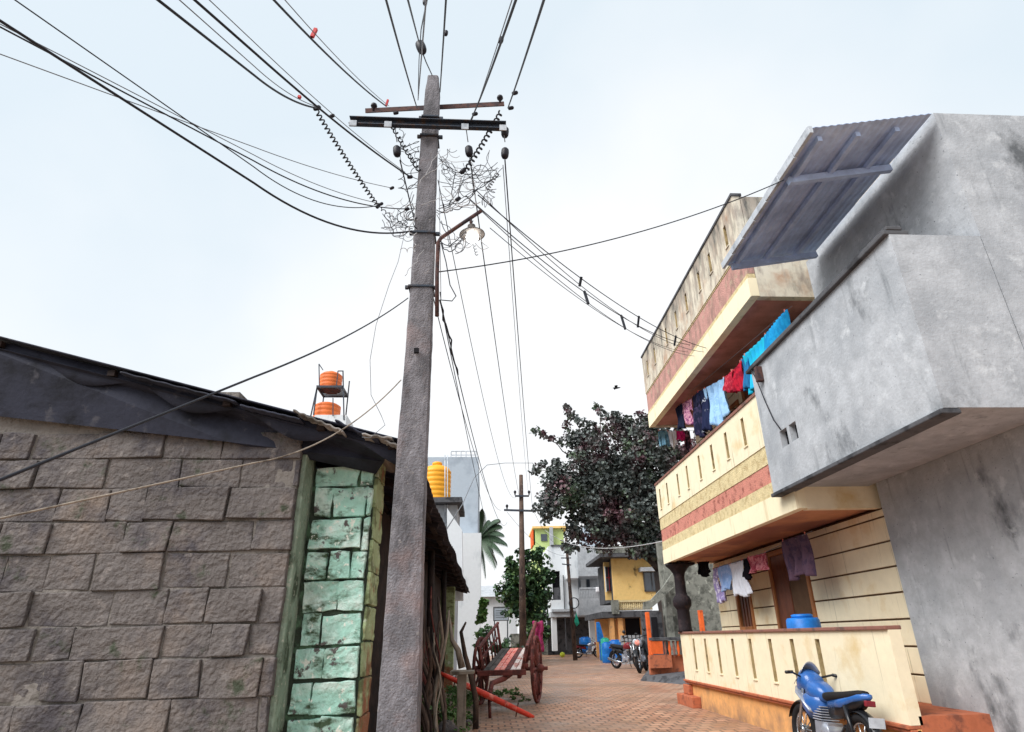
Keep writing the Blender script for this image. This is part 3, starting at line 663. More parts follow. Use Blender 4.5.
# side service wires left
def leftw(a, b, Ya, Yb, sag, r, m, lb, k=1.6):
    A = at(*a, Y=Ya); B = at(*b, Y=Yb); P = sagline(A, B, sag, 20); P.append(beyond(P[-4], P[-1], 16)); wire(lb, P, r, m)
leftw((392, 188), (254, 147), 4.4, 3.4, .03, .003, 'wiregrey', 'highest of the service wires from the left edge')
leftw((382, 204), (254, 155), 4.3, 3.4, .05, .003, 'wiregrey', 'second highest service wire from the left edge')
leftw((407, 209), (254, 161), 4.5, 3.4, .1, .005, 'wire', 'third service wire from the left edge reaching the pole')
leftw((376, 206), (254, 167), 4.3, 3.4, .13, .004, 'wire', 'fourth service wire from the left edge ending below the spiral')
leftw((412, 231), (254, 183), 4.7, 3.4, .16, .008, 'wire', 'thick lowest service wire sagging from the left edge to the pole')
leftw((408, 298), (254, 377), 4.7, 2.6, .05, .005, 'wire', 'dark wire rising from the left edge to the pole above the hut')
leftw((401, 380), (254, 463), 4.7, 3.6, .13, .005, 'palewood', 'pale brown wire crossing in front of the hut roof')
wire('right service wire running from the pole clamp across the sky to the grey roof', sagline(at(438, 272, Y=YA), at(784, 180, X=RX - .05), .16), .006)
# twin cables to the balcony
for k, (a_, b_, dz, r) in enumerate((((478, 195), (706, 348), .0, .005), ((476, 190), (704, 352), .12, .005), ((466, 196), (690, 345), .05, .005), ((470, 200), (694, 356), .1, .004), ((490, 228), (688, 352), .02, .004))):
    wire(['upper', 'second', 'middle', 'fourth', 'lowest'][k] + ' of the five service cables running from the tangle to the upper balcony', sagline(at(*a_, Y=YA), at(*b_, X=HX - .01), .25 + dz), [.006, .005, .006, .005, .004][k], 'wire' if k % 2 == 0 else 'wiregrey')
CB = ((539, 244), (544, 260), (585, 285), (589, 291), (635, 314))
for k, (u, v) in enumerate(CB):
    cabs = [sagline(at(478, 195, Y=YA), at(706, 348, X=HX - .01), .25, 60), sagline(at(476, 190, Y=YA), at(704, 352, X=HX - .01), .37, 60), sagline(at(466, 196, Y=YA), at(690, 345, X=HX - .01), .30, 60), sagline(at(470, 200, Y=YA), at(694, 356, X=HX - .01), .35, 60)]
    tt = int(60 * (.30, .36, .55, .52, .78)[k]); qa, qb = ((0, 1), (2, 3))[k % 2]; pa, pb = cabs[qa][tt], cabs[qb][tt]; dd = (pb - pa).normalized() * .02
    mb = MB(); mb.bar(pa - dd, pb + dd, .022, .03)
    tag(obj('cable_spacer', mb, 'wire'), 'small black spacer clipped across the service cables', 'spacer', 'cable spacers')
# thin loops left
wire('thin loose wire hanging in a long curl left of the pole above the hut', [at(u, v, Y=4.6) for u, v in ((404, 236), (398, 262), (389, 285), (376, 325), (370, 360), (371, 395), (381, 415), (385, 425), (370, 438), (362, 437))], .0025, 'wiregrey')
wire('arching cable from the hut eave to the far wooden pole', [at(u, v, Y=Y) for u, v, Y in ((446, 530, 12), (462, 505, 16), (474, 478, 20), (487, 465, 23), (505, 463, 27), (521, 463, 30.8), (532, 463, 31))], .012, 'wiregrey')
wire('white cable sagging beneath the dark tree to the balcony house', sagline(at(545, 530, Y=36), at(664, 541, Y=14.2), .5), .011, 'wirewhite')
# spirals
def spiral(a, b, turns, R, r, label, m='wire'):
    a = Vector(a); b = Vector(b); d = (b - a); L_ = d.length; d.normalize(); x = d.orthogonal().normalized(); y = d.cross(x); n = turns * 8
    P = []
    for i in range(n + 1):
        t = i / n; q = 2 * math.pi * turns * t; P.append(a.lerp(b, t) - Vector((0, 0, .3 * t * (1 - t) * L_ * .3)) + (x * math.cos(q) + y * math.sin(q)) * R)
    mb = MB(); mb.tube(P, r, 5); tag(obj('spiral_damper', mb, m), label, 'coil', 'spirals on the wires')
spiral(at(317, 112, Y=3.6), at(377, 205, Y=4.3), 24, .016, .006, 'long black spiral hanging diagonally left of the pole')
spiral(at(390, 122, Y=YA), at(420, 172, Y=YA), 12, .018, .007, 'short black spiral between the arms and the left side of the pole')
spiral(at(501, 112, Y=YA), at(466, 170, Y=YA), 14, .022, .009, 'thick black spiral right of the pole below the arms')
spiral(at(474, 244, Y=YA), at(477, 256, Y=YA), 4, .012, .003, 'small pale spiral hanging below the lamp', 'wiregrey')
spiral(at(498, 172, Y=YA), at(487, 190, Y=YA), 7, .018, .004, 'loose grey spiral under the right arm end', 'wiregrey')
spiral(at(380, 208, Y=4.3), at(412, 230, Y=4.65), 8, .012, .004, 'thin spiral between the bobbins and the pole on the left')
# tangle
def tangle(u0, v0, u1, v1, cnt, group, label, dv=(.0, .0)):
    for k in range(cnt):
        P = []; x = random.uniform(u0, u1); y = random.uniform(v0, v0 + (v1 - v0) * .4); yy = YA + random.uniform(-.1, .25)
        ang = random.uniform(.8, 2.4)
        cv = random.uniform(-.4, .4)
        for i in range(random.randint(26, 52)):
            P.append(at(x, y, Y=yy)); cv = max(-.75, min(.75, cv + random.uniform(-.3, .3))); ang += cv
            if x > u1: ang = math.pi + random.uniform(-.7, .7)
            if x < u0: ang = random.uniform(-.7, .7)
            if y > v1: ang = -1.5 + random.uniform(-.6, .6)
            if y < v0: ang = 1.5 + random.uniform(-.6, .6)
            x += 2.9 * math.cos(ang); y += 2.9 * math.sin(ang); yy += random.uniform(-.02, .02)
        Q = []
        for i in range(len(P) - 1):
            p0 = P[max(0, i - 1)]; p1 = P[i]; p2 = P[i + 1]; p3 = P[min(len(P) - 1, i + 2)]
            for t in (0, .5):
                Q.append(.5 * ((2 * p1) + (p2 - p0) * t + (2 * p0 - 5 * p1 + 4 * p2 - p3) * t * t + (3 * p1 - 3 * p2 + p3 - p0) * t ** 3))
        wire(label, Q, random.choice((.0025, .003, .004)), random.choice(('wire', 'wiregrey', 'wiregrey', 'wirewhite')), 'loose_wire', group)
tangle(442, 150, 494, 205, 7, 'tangled wires right of the pole', 'thin loose wire curling in the tangle right of the pole below the arms')
tangle(450, 225, 488, 255, 2, 'loose wires around the lamp', 'thin loose wire looping around the street lamp shade')
tangle(388, 200, 416, 250, 3, 'loose wires left of the pole', 'thin loose wire curling on the left of the pole below the thick wires')
tangle(400, 120, 418, 190, 4, 'loose wires beside the pole head', 'thin pale wire hanging beside the pole just under the arms')
for k, (u, v, u2, v2) in enumerate(((420, 180, 446, 160), (418, 186, 440, 150), (424, 250, 405, 276), (421, 205, 450, 195))):
    wire('pale wire lashed round the front of the concrete pole', wobble([at(lerp(u, u2, t / 12), lerp(v, v2, t / 12), Y=4.66) for t in range(13)], .008), .003, 'wirewhite', 'loose_wire', 'lashings round the pole')
wire('black cable drooping from the lamp bracket down the right of the pole', [at(u, v, Y=4.62) for u, v in ((441, 243), (446, 262), (450, 285), (456, 296), (452, 301), (441, 300), (440, 292))], .005)
wire('knotted cable bundle hanging under the lamp bracket foot', wobble([at(440 + t * 1.2, 300 + t * 5, Y=4.66 + t * .06) for t in range(16)], .012), .008)
wire('straight drop cable on the right side of the pole', [at(439, 170, Y=4.66), at(440, 240, Y=4.66), at(441, 300, Y=4.66)], .003, 'wiregrey')
def loops(starts, ends, cnt, label, group, s0, s1):
    for k in range(cnt):
        u0, v0 = random.choice(starts); u1, v1 = random.choice(ends); u0 += random.uniform(-4, 4); v0 += random.uniform(-8, 8); u1 += random.uniform(-5, 5); v1 += random.uniform(-8, 8)
        P = sagline(at(u0, v0, Y=YA + random.uniform(-.05, .1)), at(u1, v1, Y=YA + random.uniform(-.05, .15)), random.uniform(s0, s1), 44)
        f1, f2, g1, g2 = [random.uniform(0, 6) for _ in range(4)]; c1, c2 = random.uniform(1.2, 2.5), random.uniform(3.5, 6)
        P = [p + Vector((math.sin(c1 * 6.28 * i / 44 + f1) * .022 + math.sin(c2 * 6.28 * i / 44 + f2) * .008, .01 * math.sin(c1 * 5 * i / 44), math.sin(c1 * 5.5 * i / 44 + g1) * .016 + math.sin(c2 * 6 * i / 44 + g2) * .008)) * math.sin(math.pi * i / 44) for i, p in enumerate(P)]
        wire(label, P, random.choice((.0025, .003, .0045)), random.choice(('wire', 'wire', 'wiregrey', 'wirewhite')), 'loose_wire', group)
loops([(442, 155), (442, 185), (440, 205)], [(466, 172), (485, 180), (480, 196), (498, 168), (470, 200), (455, 165), (460, 185)], 20, 'drooping wire looped from the pole into the tangle on its right', 'drooping loops right of the pole', .02, .22)
loops([(414, 215), (412, 235), (416, 195)], [(380, 206), (392, 215), (396, 228), (384, 222)], 11, 'drooping wire looped between the left bobbins and the pole', 'drooping loops left of the pole', .03, .16)
loops([(440, 238), (440, 215)], [(472, 236), (478, 222), (466, 240)], 6, 'drooping feed wire between the pole and the street lamp', 'lamp feed wires', .05, .16)
# ------------------------------------------------------------------ far pole
fp = thing('power_pole', 'thin distant power pole with two small crossarms standing behind the bullock cart', 'utility pole', (1.64, FY, 0))
mb = MB(); tp = at(521, 475, Y=FY); mb.tube([(1.65, FY, 0), (tp.x, FY, tp.z)], [.19, .10], 10); obj('shaft', mb, M['wood'], fp)
mb = MB(); mb.bar(at(504, 510, Y=FY - .16), at(536, 511, Y=FY - .16), .08, .09); obj('crossarm', mb, 'steel', fp)
mb = MB(); mb.bar(at(515, 496, Y=FY - .16), at(529, 496, Y=FY - .16), .08, .08); obj('crossarm', mb, 'steel', fp)
mb = MB()
for u, v in ((507, 507), (533, 507), (515, 493), (529, 493)): mb.lathe([(.02, -.12), (.05, 0), (.07, .03), (.06, .1), (.02, .13)], at(u, v, Y=FY - .16), n=8)
obj('pin_insulator', mb, 'ceramic', fp)
sp = thing('power_pole', 'slanting slim dark pole in front of the white and grey far house', 'utility pole', (at(577, 650, Y=40).x, 40, 0))
mb = MB(); b0 = at(575, 652, Y=40); mb.tube([(b0.x, 40, 0), at(566, 538, Y=40)], [.14, .08], 8); obj('shaft', mb, M['wood'], sp)
mb = MB(); mb.bar(at(561, 558, Y=39.9), at(571, 558, Y=39.9), .06, .06); mb.bar(at(562, 564, Y=39.9), at(571, 565, Y=39.9), .06, .06); obj('crossarm', mb, 'steel', sp)
mb = MB(); mb.torus(at(574, 603, Y=39.8), .3, .03, (0, 1, 0), 16, 6); obj('cable_coil', mb, 'wire', sp)
# ------------------------------------------------------------------ helpers for far buildings
def bquad(u0, v0, u1, v1, Y, d=.3, dz=0):
    """box whose front face spans the picture rectangle at depth Y"""
    a = at(u0, (v0 + v1) / 2, Y=Y); b = at(u1, (v0 + v1) / 2, Y=Y); t = at((u0 + u1) / 2, v0, Y=Y).z; bo = at((u0 + u1) / 2, v1, Y=Y).z
    return (a.x, b.x, Y, Y + d, bo, t)
def part(name, m, parent, *boxes, bevel=0):
    mb = MB()
    for b in boxes: mb.box(*b)
    return obj(name, mb, m, parent, bevel=bevel)
# white and grey house far
WH = thing('white_house', 'white and grey two-storey house with a boxy grey upper balcony behind the slanting pole', 'house', (8, 50, 0))
Yw = 50
x0 = at(550, 600, Y=Yw).x; x1 = at(579, 600, Y=Yw).x; x2 = at(612, 600, Y=Yw).x
zt = at(560, 546, Y=Yw).z; z1 = at(560, 612, Y=Yw).z
print('white house', x0, x1, x2, zt, z1)
wz0 = at(555, 600, Y=Yw).z; wz1 = at(555, 571, Y=Yw).z; wxa = at(553, 600, Y=Yw).x; wxb = at(561, 600, Y=Yw).x
part('wall', 'whitewall', WH, (x0, wxa, Yw, Yw + 6, z1, zt), (wxb, x1, Yw, Yw + 6, z1, zt), (wxa, wxb, Yw, Yw + 6, z1, wz0), (wxa, wxb, Yw, Yw + 6, wz1, zt), (x0, x2 + 3, Yw + 5.8, Yw + 6, 0, zt))
part('window', 'dark', WH, (wxa, wxb, Yw + .5, Yw + .6, wz0, wz1)); part('window_rail', 'greydark', WH, (wxa, wxb, Yw + .1, Yw + .2, wz0, wz0 + .9))
part('parapet_box', 'greyplaster', WH, bquad(578, 546, 604, 576, Yw - 1.6, 3))
part('parapet_side', 'whitewall', WH, (at(567, 560, Y=Yw - 1.4).x, at(577.5, 560, Y=Yw - 1.4).x, Yw - 1.4, Yw + .2, at(570, 578, Y=Yw - 1.4).z, at(570, 546, Y=Yw - 1.4).z))
part('inner_wall', 'greyplaster', WH, bquad(577, 576, 612, 612, Yw + 1.5, 3))
part('doorway', 'glass', WH, bquad(587, 577, 590, 597, Yw + 1.4, .05)); part('ledge', 'greyplaster', WH, bquad(552, 609, 578, 611.5, Yw - .35, .34)); part('roof_coping', 'greydark', WH, bquad(551, 544.5, 578, 546, Yw - .1, 2)); part('rain_pipe', 'greydark', WH, bquad(564.5, 575, 565.3, 650, Yw - .15, .1))
part('pilaster', 'whitewall', WH, bquad(581, 577, 586, 596, Yw + 1.3, .2))
part('roof_room', 'bluegrey', WH, bquad(584, 526, 605, 548, Yw + 1, 3)); part('window', 'glass', WH, bquad(596, 528, 601, 532, Yw + .95, .1))
part('column', 'whitewall', WH, bquad(552, 612, 557, 651, Yw, .5)); part('column', 'whitewall', WH, bquad(590, 612, 597, 651, Yw - .5, .5))
part('ground_wall', 'greydark', WH, (x0, x2 + 3, Yw + 3, Yw + 3.2, 0, z1)); part('floor_slab', 'greyplaster', WH, (x0, x2 + 3, Yw - .2, Yw + 3, z1 - .35, z1 - .01))
b = bquad(578, 598, 614, 615, Yw - 2, 1.2); part('balcony_slab', 'greyplaster', WH, b)
mb = MB()
xa, xb_ = at(580, 595, Y=Yw - 2).x, at(613, 595, Y=Yw - 2).x; za, zc = at(590, 598, Y=Yw - 2).z, at(590, 589, Y=Yw - 2).z
for i in range(22):
    x = lerp(xa, xb_, i / 21); mb.box(x - .05, x + .05, Yw - 2, Yw - 1.9, za, zc)
mb.box(xa, xb_, Yw - 2.03, Yw - 1.87, zc, zc + .12); obj('balcony_railing', mb, 'greyplaster', WH)
tag(part('draped_cloth', cloth_mat('whitered', '#e8e8ec', '#c02a38', .9, .50, .52), None, bquad(596, 587, 607, 592, Yw - 2.3, .15), bevel=.05), 'white and red cloth draped on the far grey balcony railing', 'laundry')
# yellow far house
YH = thing('yellow_house', 'yellow far house with stone balusters and shaded window beneath the dark tree', 'house', (10, 40, 0))
Yy = 40
part('wall', 'yellowwall', YH, bquad(613, 557, 668, 603, Yy, .3), bevel=0)
part('side_wall', 'yellowwall', YH, bquad(605, 562, 612.5, 600, Yy + .8, .3)); 
wq = part('window', 'glass', YH, bquad(606, 567, 612, 591, Yy + .7, .08)); part('frame', 'bikered', wq, bquad(608.7, 567, 609.5, 591, Yy + .62, .07), bquad(606, 577, 612, 578, Yy + .63, .05)); part('frame', 'whitewall', wq, bquad(605.2, 566, 606, 592, Yy + .6, .1), bquad(612, 566, 612.9, 592, Yy + .6, .1))
w_ = part('window', 'glass', YH, bquad(645, 572, 659, 590, Yy - .06, .05)); part('frame', 'greydark', w_, bquad(645, 590, 659, 591.5, Yy - .1, .1), bquad(651.5, 572, 652.5, 590, Yy - .1, .03), bquad(644, 572, 645, 591, Yy - .1, .1))
part('sunshade', 'greyplaster', YH, bquad(641, 567, 657, 571, Yy - .7, .7))
part('roof', 'greydark', YH, bquad(600, 553, 670, 556.5, Yy - .9, 6)); part('roof_parapet', 'greywall', YH, bquad(597, 546, 628, 553, Yy - .8, .2)); part('upper_slab', 'greydark', YH, bquad(602, 611, 668, 617, Yy - 1.2, 7)); part('balcony_pier', 'greywall', YH, bquad(612, 600, 619, 614, Yy - 1.35, .3)); part('wall_crack_patch', 'greywall', YH, bquad(660, 590, 664, 598, Yy - .012, .01))
part('body', 'greydark', YH, bquad(612, 560, 668, 601, Yy + .3, 5))
mb = MB(); xa, xb_ = at(619.5, 605, Y=Yy - 1.2).x, at(653, 605, Y=Yy - 1.2).x; za, zc = at(630, 610, Y=Yy - 1.2).z + .25, at(630, 600, Y=Yy - 1.2).z
za = at(630, 610, Y=Yy - 1.2).z; zc = za + .45
for i in range(17):
    x = lerp(xa, xb_, (i + .3) / 17); mb.lathe([(.07, 0), (.05, .1), (.09, .2), (.04, .34), (.07, .45)], (x, Yy - 1.1, za), n=8)
mb.box(xa, xb_, Yy - 1.2, Yy - 1.0, zc, zc + .1); obj('balustrade', mb, M['creamtex'], YH)
part('column', 'ochre', YH, bquad(611, 618, 615, 655, Yy - 1, .5)); part('column', 'ochre', YH, bquad(619, 618, 624, 655, Yy - 1, .5))
part('ground_wall', 'ochre', YH, bquad(596, 614, 626, 657, Yy + 2, .2), bquad(641, 614, 668, 657, Yy + 2, .2)); part('door', 'dark', YH, bquad(626, 614, 641, 657, Yy + 2.05, .15))
# green far house
GH = thing('green_house', 'lime green house with red trim corner far behind the trees', 'house', (4, 62, 0))
part('wall', 'greenwall', GH, bquad(535, 528, 566, 650, 62, 5)); part('window', 'glass', GH, bquad(541, 534, 547, 541, 61.9, .08)); part('floor_band', 'whitewall', GH, bquad(535, 552, 566, 554, 61.8, .2)); part('corner_pier', 'greyplaster', GH, bquad(550, 527, 553.5, 560, 61.5, .4))
part('roof', 'yellowwall', GH, bquad(532.5, 526, 568, 528, 61.6, 6)); part('side_panel', 'orange', GH, bquad(532.5, 530, 535, 545, 62, 3))
# grey walled house with stair and orange posts
GW = thing('grey_compound', 'mottled grey wall with slanting stair parapet and orange posts behind the dark pillar', 'house', (9.5, 27, 0))
Yg = 27
part('wall', 'greywall', GW, bquad(664, 540, 760, 672, Yg, .3))
mb = MB(); P = [at(u, v, Y=Yg - .9) for u, v in ((644, 609), (644, 602), (651, 600), (663, 587), (672, 574), (677, 570), (677, 584), (670, 591), (661, 600), (650, 609))]; mb.prism(P, (0, .2, 0)); obj('stair_parapet', mb, 'greywall', GW)
part('buttress', 'greywall', GW, bquad(668, 575, 673, 660, Yg - .5, .45)); part('recess', 'greydark', GW, bquad(644, 612, 664, 664, Yg - .1, .3)); part('opening', 'dark', GW, bquad(652, 617, 658, 640, Yg - .13, .02))
part('post', 'orange', GW, bquad(648.5, 612, 652, 668, 23.5, .2), bevel=.02); part('post', 'orange', GW, bquad(702, 610, 706, 660, 23.5, .2), bevel=.02)
fn = thing('orange_fence', 'low orange balustrade with dark top rail beyond the end of the slotted porch wall', 'fence', (6, 21.5, 0))
Yf = 21.5
part('top_rail', 'greydark', fn, bquad(650, 637, 700, 640, Yf, .2), bevel=.01)
part('panel', 'orange', fn, bquad(651, 641, 663, 654, Yf + .03, .12)); part('kerb', M['terra'], fn, bquad(650, 655, 672, 668, Yf - .02, .2), bquad(650, 655, 700, 674, Yf + .2, .2))
for i in range(8):
    u = 666 + i * 4.4; mb = MB(); b_ = bquad(u - 1, 641, u + 1, 656, Yf, .08); mb.lathe([(.05, b_[4]), (.03, b_[4] + .08), (.055, b_[4] + .2), (.03, b_[4] + .36), (.05, b_[5])], ((b_[0] + b_[1]) / 2, Yf + .1, 0), n=8); obj('baluster', mb, 'orange' if i % 2 else 'coping', fn)
mb = MB(); mb.hexa([at(640, 681, Z=0), at(720, 688, Z=0), at(720, 664, Z=0), at(655, 664, Z=0)], [at(643, 681, Z=0) + Vector((0, 0, .12)), at(720, 686, Z=0) + Vector((0, 0, .3)), at(720, 664, Z=0) + Vector((0, 0, .3)), at(656, 664, Z=0) + Vector((0, 0, .12))])
tag(obj('pavement', mb, 'greydark'), None, None, kind='structure')
# ------------------------------------------------------------------ left background
BG = thing('tall_building', 'tall pale blue-grey building with rooftop railing left of the palm', 'building', (-2, 34, 0))
Yb = 34
part('wall', 'bluegrey', BG, (at(380, 500, Y=Yb).x, at(478, 500, Y=Yb).x, Yb, Yb + 7, 0, at(455, 457, Y=Yb).z))
part('lower_wing', 'whitewall', BG, (at(440, 560, Y=Yb - 1.5).x, at(481, 560, Y=Yb - 1.5).x, Yb - 1.5, Yb, 0, at(470, 533, Y=Yb - 1.5).z))
mb = MB(); xa = at(451, 455, Y=Yb).x; xb_ = at(476, 455, Y=Yb).x; za = at(465, 458, Y=Yb).z
for i in range(6): mb.bar((lerp(xa, xb_, i / 5), Yb + .1, za), (lerp(xa, xb_, i / 5), Yb + .1, za + .42), .05)
for dz in (.2, .42): mb.bar((xa, Yb + .1, za + dz), (xb_, Yb + .1, za + dz), .04)
obj('railing', mb, 'whiteedge', BG)
SH = thing('small_grey_house', 'small grey flat-roofed house carrying the yellow tank behind the dark hut eave', 'house', (-2.3, 24, 0))
Ys = 24
part('wall', 'greyplaster', SH, (at(400, 520, Y=Ys).x, at(457, 520, Y=Ys).x, Ys, Ys + 2.5, 0, at(445, 501, Y=Ys).z))
part('roof', 'greydark', SH, (at(400, 500, Y=Ys).x, at(462, 500, Y=Ys - .6).x, Ys - .6, Ys + 2.6, at(450, 502, Y=Ys - .6).z, at(450, 497, Y=Ys - .6).z))
mb = MB(); P = [at(u, v, Y=Ys - .7) for u, v in ((447, 508), (462, 530), (463, 600), (447, 600))]; mb.prism(P, (0, .6, 0)); obj('stair_wall', mb, 'whitewall', SH)
def tank(u, vtop, vbot, Y, m, label, lid=True):
    b = at(u, vbot, Y=Y); t = at(u, vtop, Y=Y); hh = t.z - b.z; return b, hh
def make_tank(base, R, hh, m, label, ribs=7):
    T = thing('water_tank', label, 'water tank', base)
    prof = [(R * .96, 0), (R, .02)]
    for i in range(ribs):
        z = hh * .78 * (i + .5) / ribs; prof += [(R, z - .035), (R * .955, z), (R, z + .035)]
    prof += [(R, hh * .78), (R * .8, hh * .88), (R * .35, hh * .94)]
    mb = MB(); mb.lathe(prof, base, n=28); obj('body', mb, m, T)
    mb = MB(); mb.lathe([(R * .35, hh * .94), (R * .36, hh * 1.0), (R * .28, hh * 1.02)], base, n=20); obj('lid', mb, m, T)
b = at(438, 496, Y=Ys + .6); t = at(438, 458, Y=Ys + .6)
make_tank(Vector((b.x - .1, Ys + .9, at(450, 497, Y=Ys - .6).z + .005)), .58, t.z - b.z + .15, 'yellowtank', 'yellow ribbed water tank on the small grey house right of the pole')
mb = MB(); 
for du in (445, 447.5): mb.tube([at(du, 455, Y=Ys - .1), at(du, 540, Y=Ys - .05)], .02, 6)
obj('drain_pipe', mb, 'whiteedge', SH)
# tower with two orange tanks
Yt = 26
TW = thing('tank_tower', 'steel frame tower on a white block holding orange tanks above the hut roof', 'tower', (-6.6, Yt, 0))
q = bquad(314, 417, 346, 424, Yt, 1.4); zb_ = q[5] + .1
part('block', 'whitewall', TW, (q[0], q[1], Yt, Yt + 1.5, 0, q[5] + .1))
mb = MB(); ft = at(330, 387, Y=Yt).z
L0 = at(309, 424, Y=Yt); L1 = at(317, 388, Y=Yt); R0 = at(344, 420, Y=Yt); R1 = at(342.5, 385, Y=Yt)
mb.bar(L0, L1, .05); mb.bar((L1.x, Yt, ft), (L1.x, Yt, zb_), .05); mb.bar(R0, at(343, 371, Y=Yt), .05)
mb.bar((R1.x, Yt + 1.2, zb_), (R1.x, Yt + 1.2, at(343, 371, Y=Yt).z), .05); mb.bar((L1.x, Yt + 1.2, zb_), (L1.x, Yt + 1.2, ft), .05)
mb.bar((L1.x, Yt, ft), (R1.x, Yt, ft), .07); mb.bar((L1.x, Yt + 1.2, ft), (R1.x, Yt + 1.2, ft), .07); mb.bar((L1.x, Yt, ft), (L1.x, Yt + 1.2, ft), .07); mb.bar((R1.x, Yt, ft), (R1.x, Yt + 1.2, ft), .07)
mb.bar(at(338, 371, Y=Yt), at(343.5, 371, Y=Yt), .04); mb.bar((at(338, 371, Y=Yt).x, Yt, ft), at(338, 371, Y=Yt), .04)
mb.bar((L1.x + .1, Yt, ft), at(319, 364, Y=Yt), .04); mb.bar(at(319, 364, Y=Yt), at(323, 370, Y=Yt), .04)
mb.bar(at(333, 398, Y=Yt - .05), at(333, 416, Y=Yt - .05), .04)
obj('steel_frame', mb, 'steel', TW)
mb = MB()
for i in range(9): y = Yt + i * .15; mb.box(L1.x - .03, R1.x + .03, y - .03, y + .03, ft + .04, ft + .07)
obj('platform', mb, 'steel', TW)
cxt = (at(331, 380, Y=Yt + .6).x)
make_tank(Vector((cxt, Yt + .6, ft + .07)), .5, .9, 'orangetank', 'upper orange water tank on top of the steel tower', 4)
make_tank(Vector((at(328, 405, Y=Yt + .7).x, Yt + .7, zb_ + .002)), .58, .80, 'orangetank', 'lower orange water tank between the legs of the steel tower', 3)
# white low house with sign
LH = thing('white_house', 'low white house with grey pitched roof and small board sign far down the lane', 'house', (0, 58, 0))
Yl = 56
part('wall', 'whitewall', LH, (at(462, 600, Y=Yl).x, at(517, 600, Y=Yl).x, Yl, Yl + 6, 0, at(490, 597, Y=Yl).z))
mb = MB(); za = at(490, 597, Y=Yl).z; zc = at(490, 583, Y=Yl).z; xa = at(460, 600, Y=Yl).x; xb_ = at(519, 600, Y=Yl).x
mb.add([(xa, Yl - .6, za), (xb_, Yl - .6, za), (xb_, Yl + 3, zc), (xa, Yl + 3, zc), (xb_, Yl + 6.5, za), (xa, Yl + 6.5, za)], [(0, 1, 2, 3), (3, 2, 4, 5), (1, 4, 2), (0, 3, 5), (0, 5, 4, 1)]); obj('roof', mb, 'greyplaster', LH)
part('window', 'dark', LH, bquad(483, 601, 489, 605, Yl - .05, .1)); part('window', 'dark', LH, bquad(504, 600, 514, 605, Yl - .05, .1))
SB = thing('sign_board', 'blue-grey notice board on two legs before the low white house', 'sign', (at(501, 615, Y=48).x, 48, 0))
part('board', M['bluegrey'], SB, bquad(494, 607.5, 508, 620, 48, .06)); q = bquad(494, 607.5, 508, 620, 48, .06)
part('frame', 'greydark', SB, (q[0] - .06, q[0], 47.97, 48.07, q[4] - .06, q[5] + .06), (q[1], q[1] + .06, 47.97, 48.07, q[4] - .06, q[5] + .06), (q[0], q[1], 47.97, 48.07, q[5], q[5] + .06), (q[0], q[1], 47.97, 48.07, q[4] - .06, q[4]))
part('leg', 'steel', SB, (q[0], q[0] + .08, 48, 48.06, 0, q[4] - .06), (q[1] - .08, q[1], 48, 48.06, 0, q[4] - .06))
part('writing_lines', 'greydark', SB, *[(q[0] + .12, q[1] - .12, 47.985, 47.999, lerp(q[4], q[5], t), lerp(q[4], q[5], t) + .025) for t in (.2, .38, .56, .74)])
# low garden wall & back wall behind
CW = part('compound_wall', 'greywall', None, (1.9, 6.2, 54, 54.3, 0, 1.6)); tag(CW, 'low dark grey garden wall under the green tree', 'wall')
# ------------------------------------------------------------------ trees
def leaves(centers, radii, per, size, squash=.8, seed=1, droop=.3):
    g = np.random.default_rng(seed); V = []; 
    cs = np.repeat(np.array(centers), per, axis=0); rs = np.repeat(np.array(radii), per)
    n = len(cs); d = g.normal(size=(n, 3)); d /= np.linalg.norm(d, axis=1)[:, None]
    rad = rs * g.uniform(.3, 1, n) ** .6
    p = cs + d * rad[:, None] * np.array([1, 1, squash])
    nrm = d * .6 + g.normal(size=(n, 3)) * .55 + np.array([0, 0, .5]); nrm /= np.linalg.norm(nrm, axis=1)[:, None]
    t = np.cross(nrm, g.normal(size=(n, 3))); t /= np.linalg.norm(t, axis=1)[:, None]; b = np.cross(nrm, t)
    s = size * g.uniform(.6, 1.25, n); L_ = s[:, None] * t; W = (s * .38)[:, None] * b
    fold = nrm * (s * .12)[:, None]
    v = np.stack([p, p + L_ * .35 + W + fold, p + L_ * .8 + W * .8 + fold, p + L_, p + L_ * .8 - W * .8 + fold, p + L_ * .35 - W + fold], 1).reshape(-1, 3)
    i = np.arange(n) * 6; f = []
    for k in i: f.append((k, k + 1, k + 2, k + 3)); f.append((k, k + 3, k + 4, k + 5))
    mb = MB(); mb.v = v.tolist(); mb.f = f; mb.sm = [False] * len(f); return mb
def limb(mb, a, b, r0, r1, wob=.2, n=7):
    a = Vector(a); b = Vector(b); P = [a.lerp(b, i / n) + Vector((random.uniform(-1, 1), random.uniform(-1, 1), 0)) * wob * math.sin(math.pi * i / n) for i in range(n + 1)]
    mb.tube(P, [lerp(r0, r1, i / n) for i in range(n + 1)], 8)
TY = 31
tr = thing('almond_tree', 'big tree with dark purplish leaves rising beside the cream balconies', 'tree', (8.9, TY + 1, 0))
g = np.random.default_rng(3); cen = []; rad = []
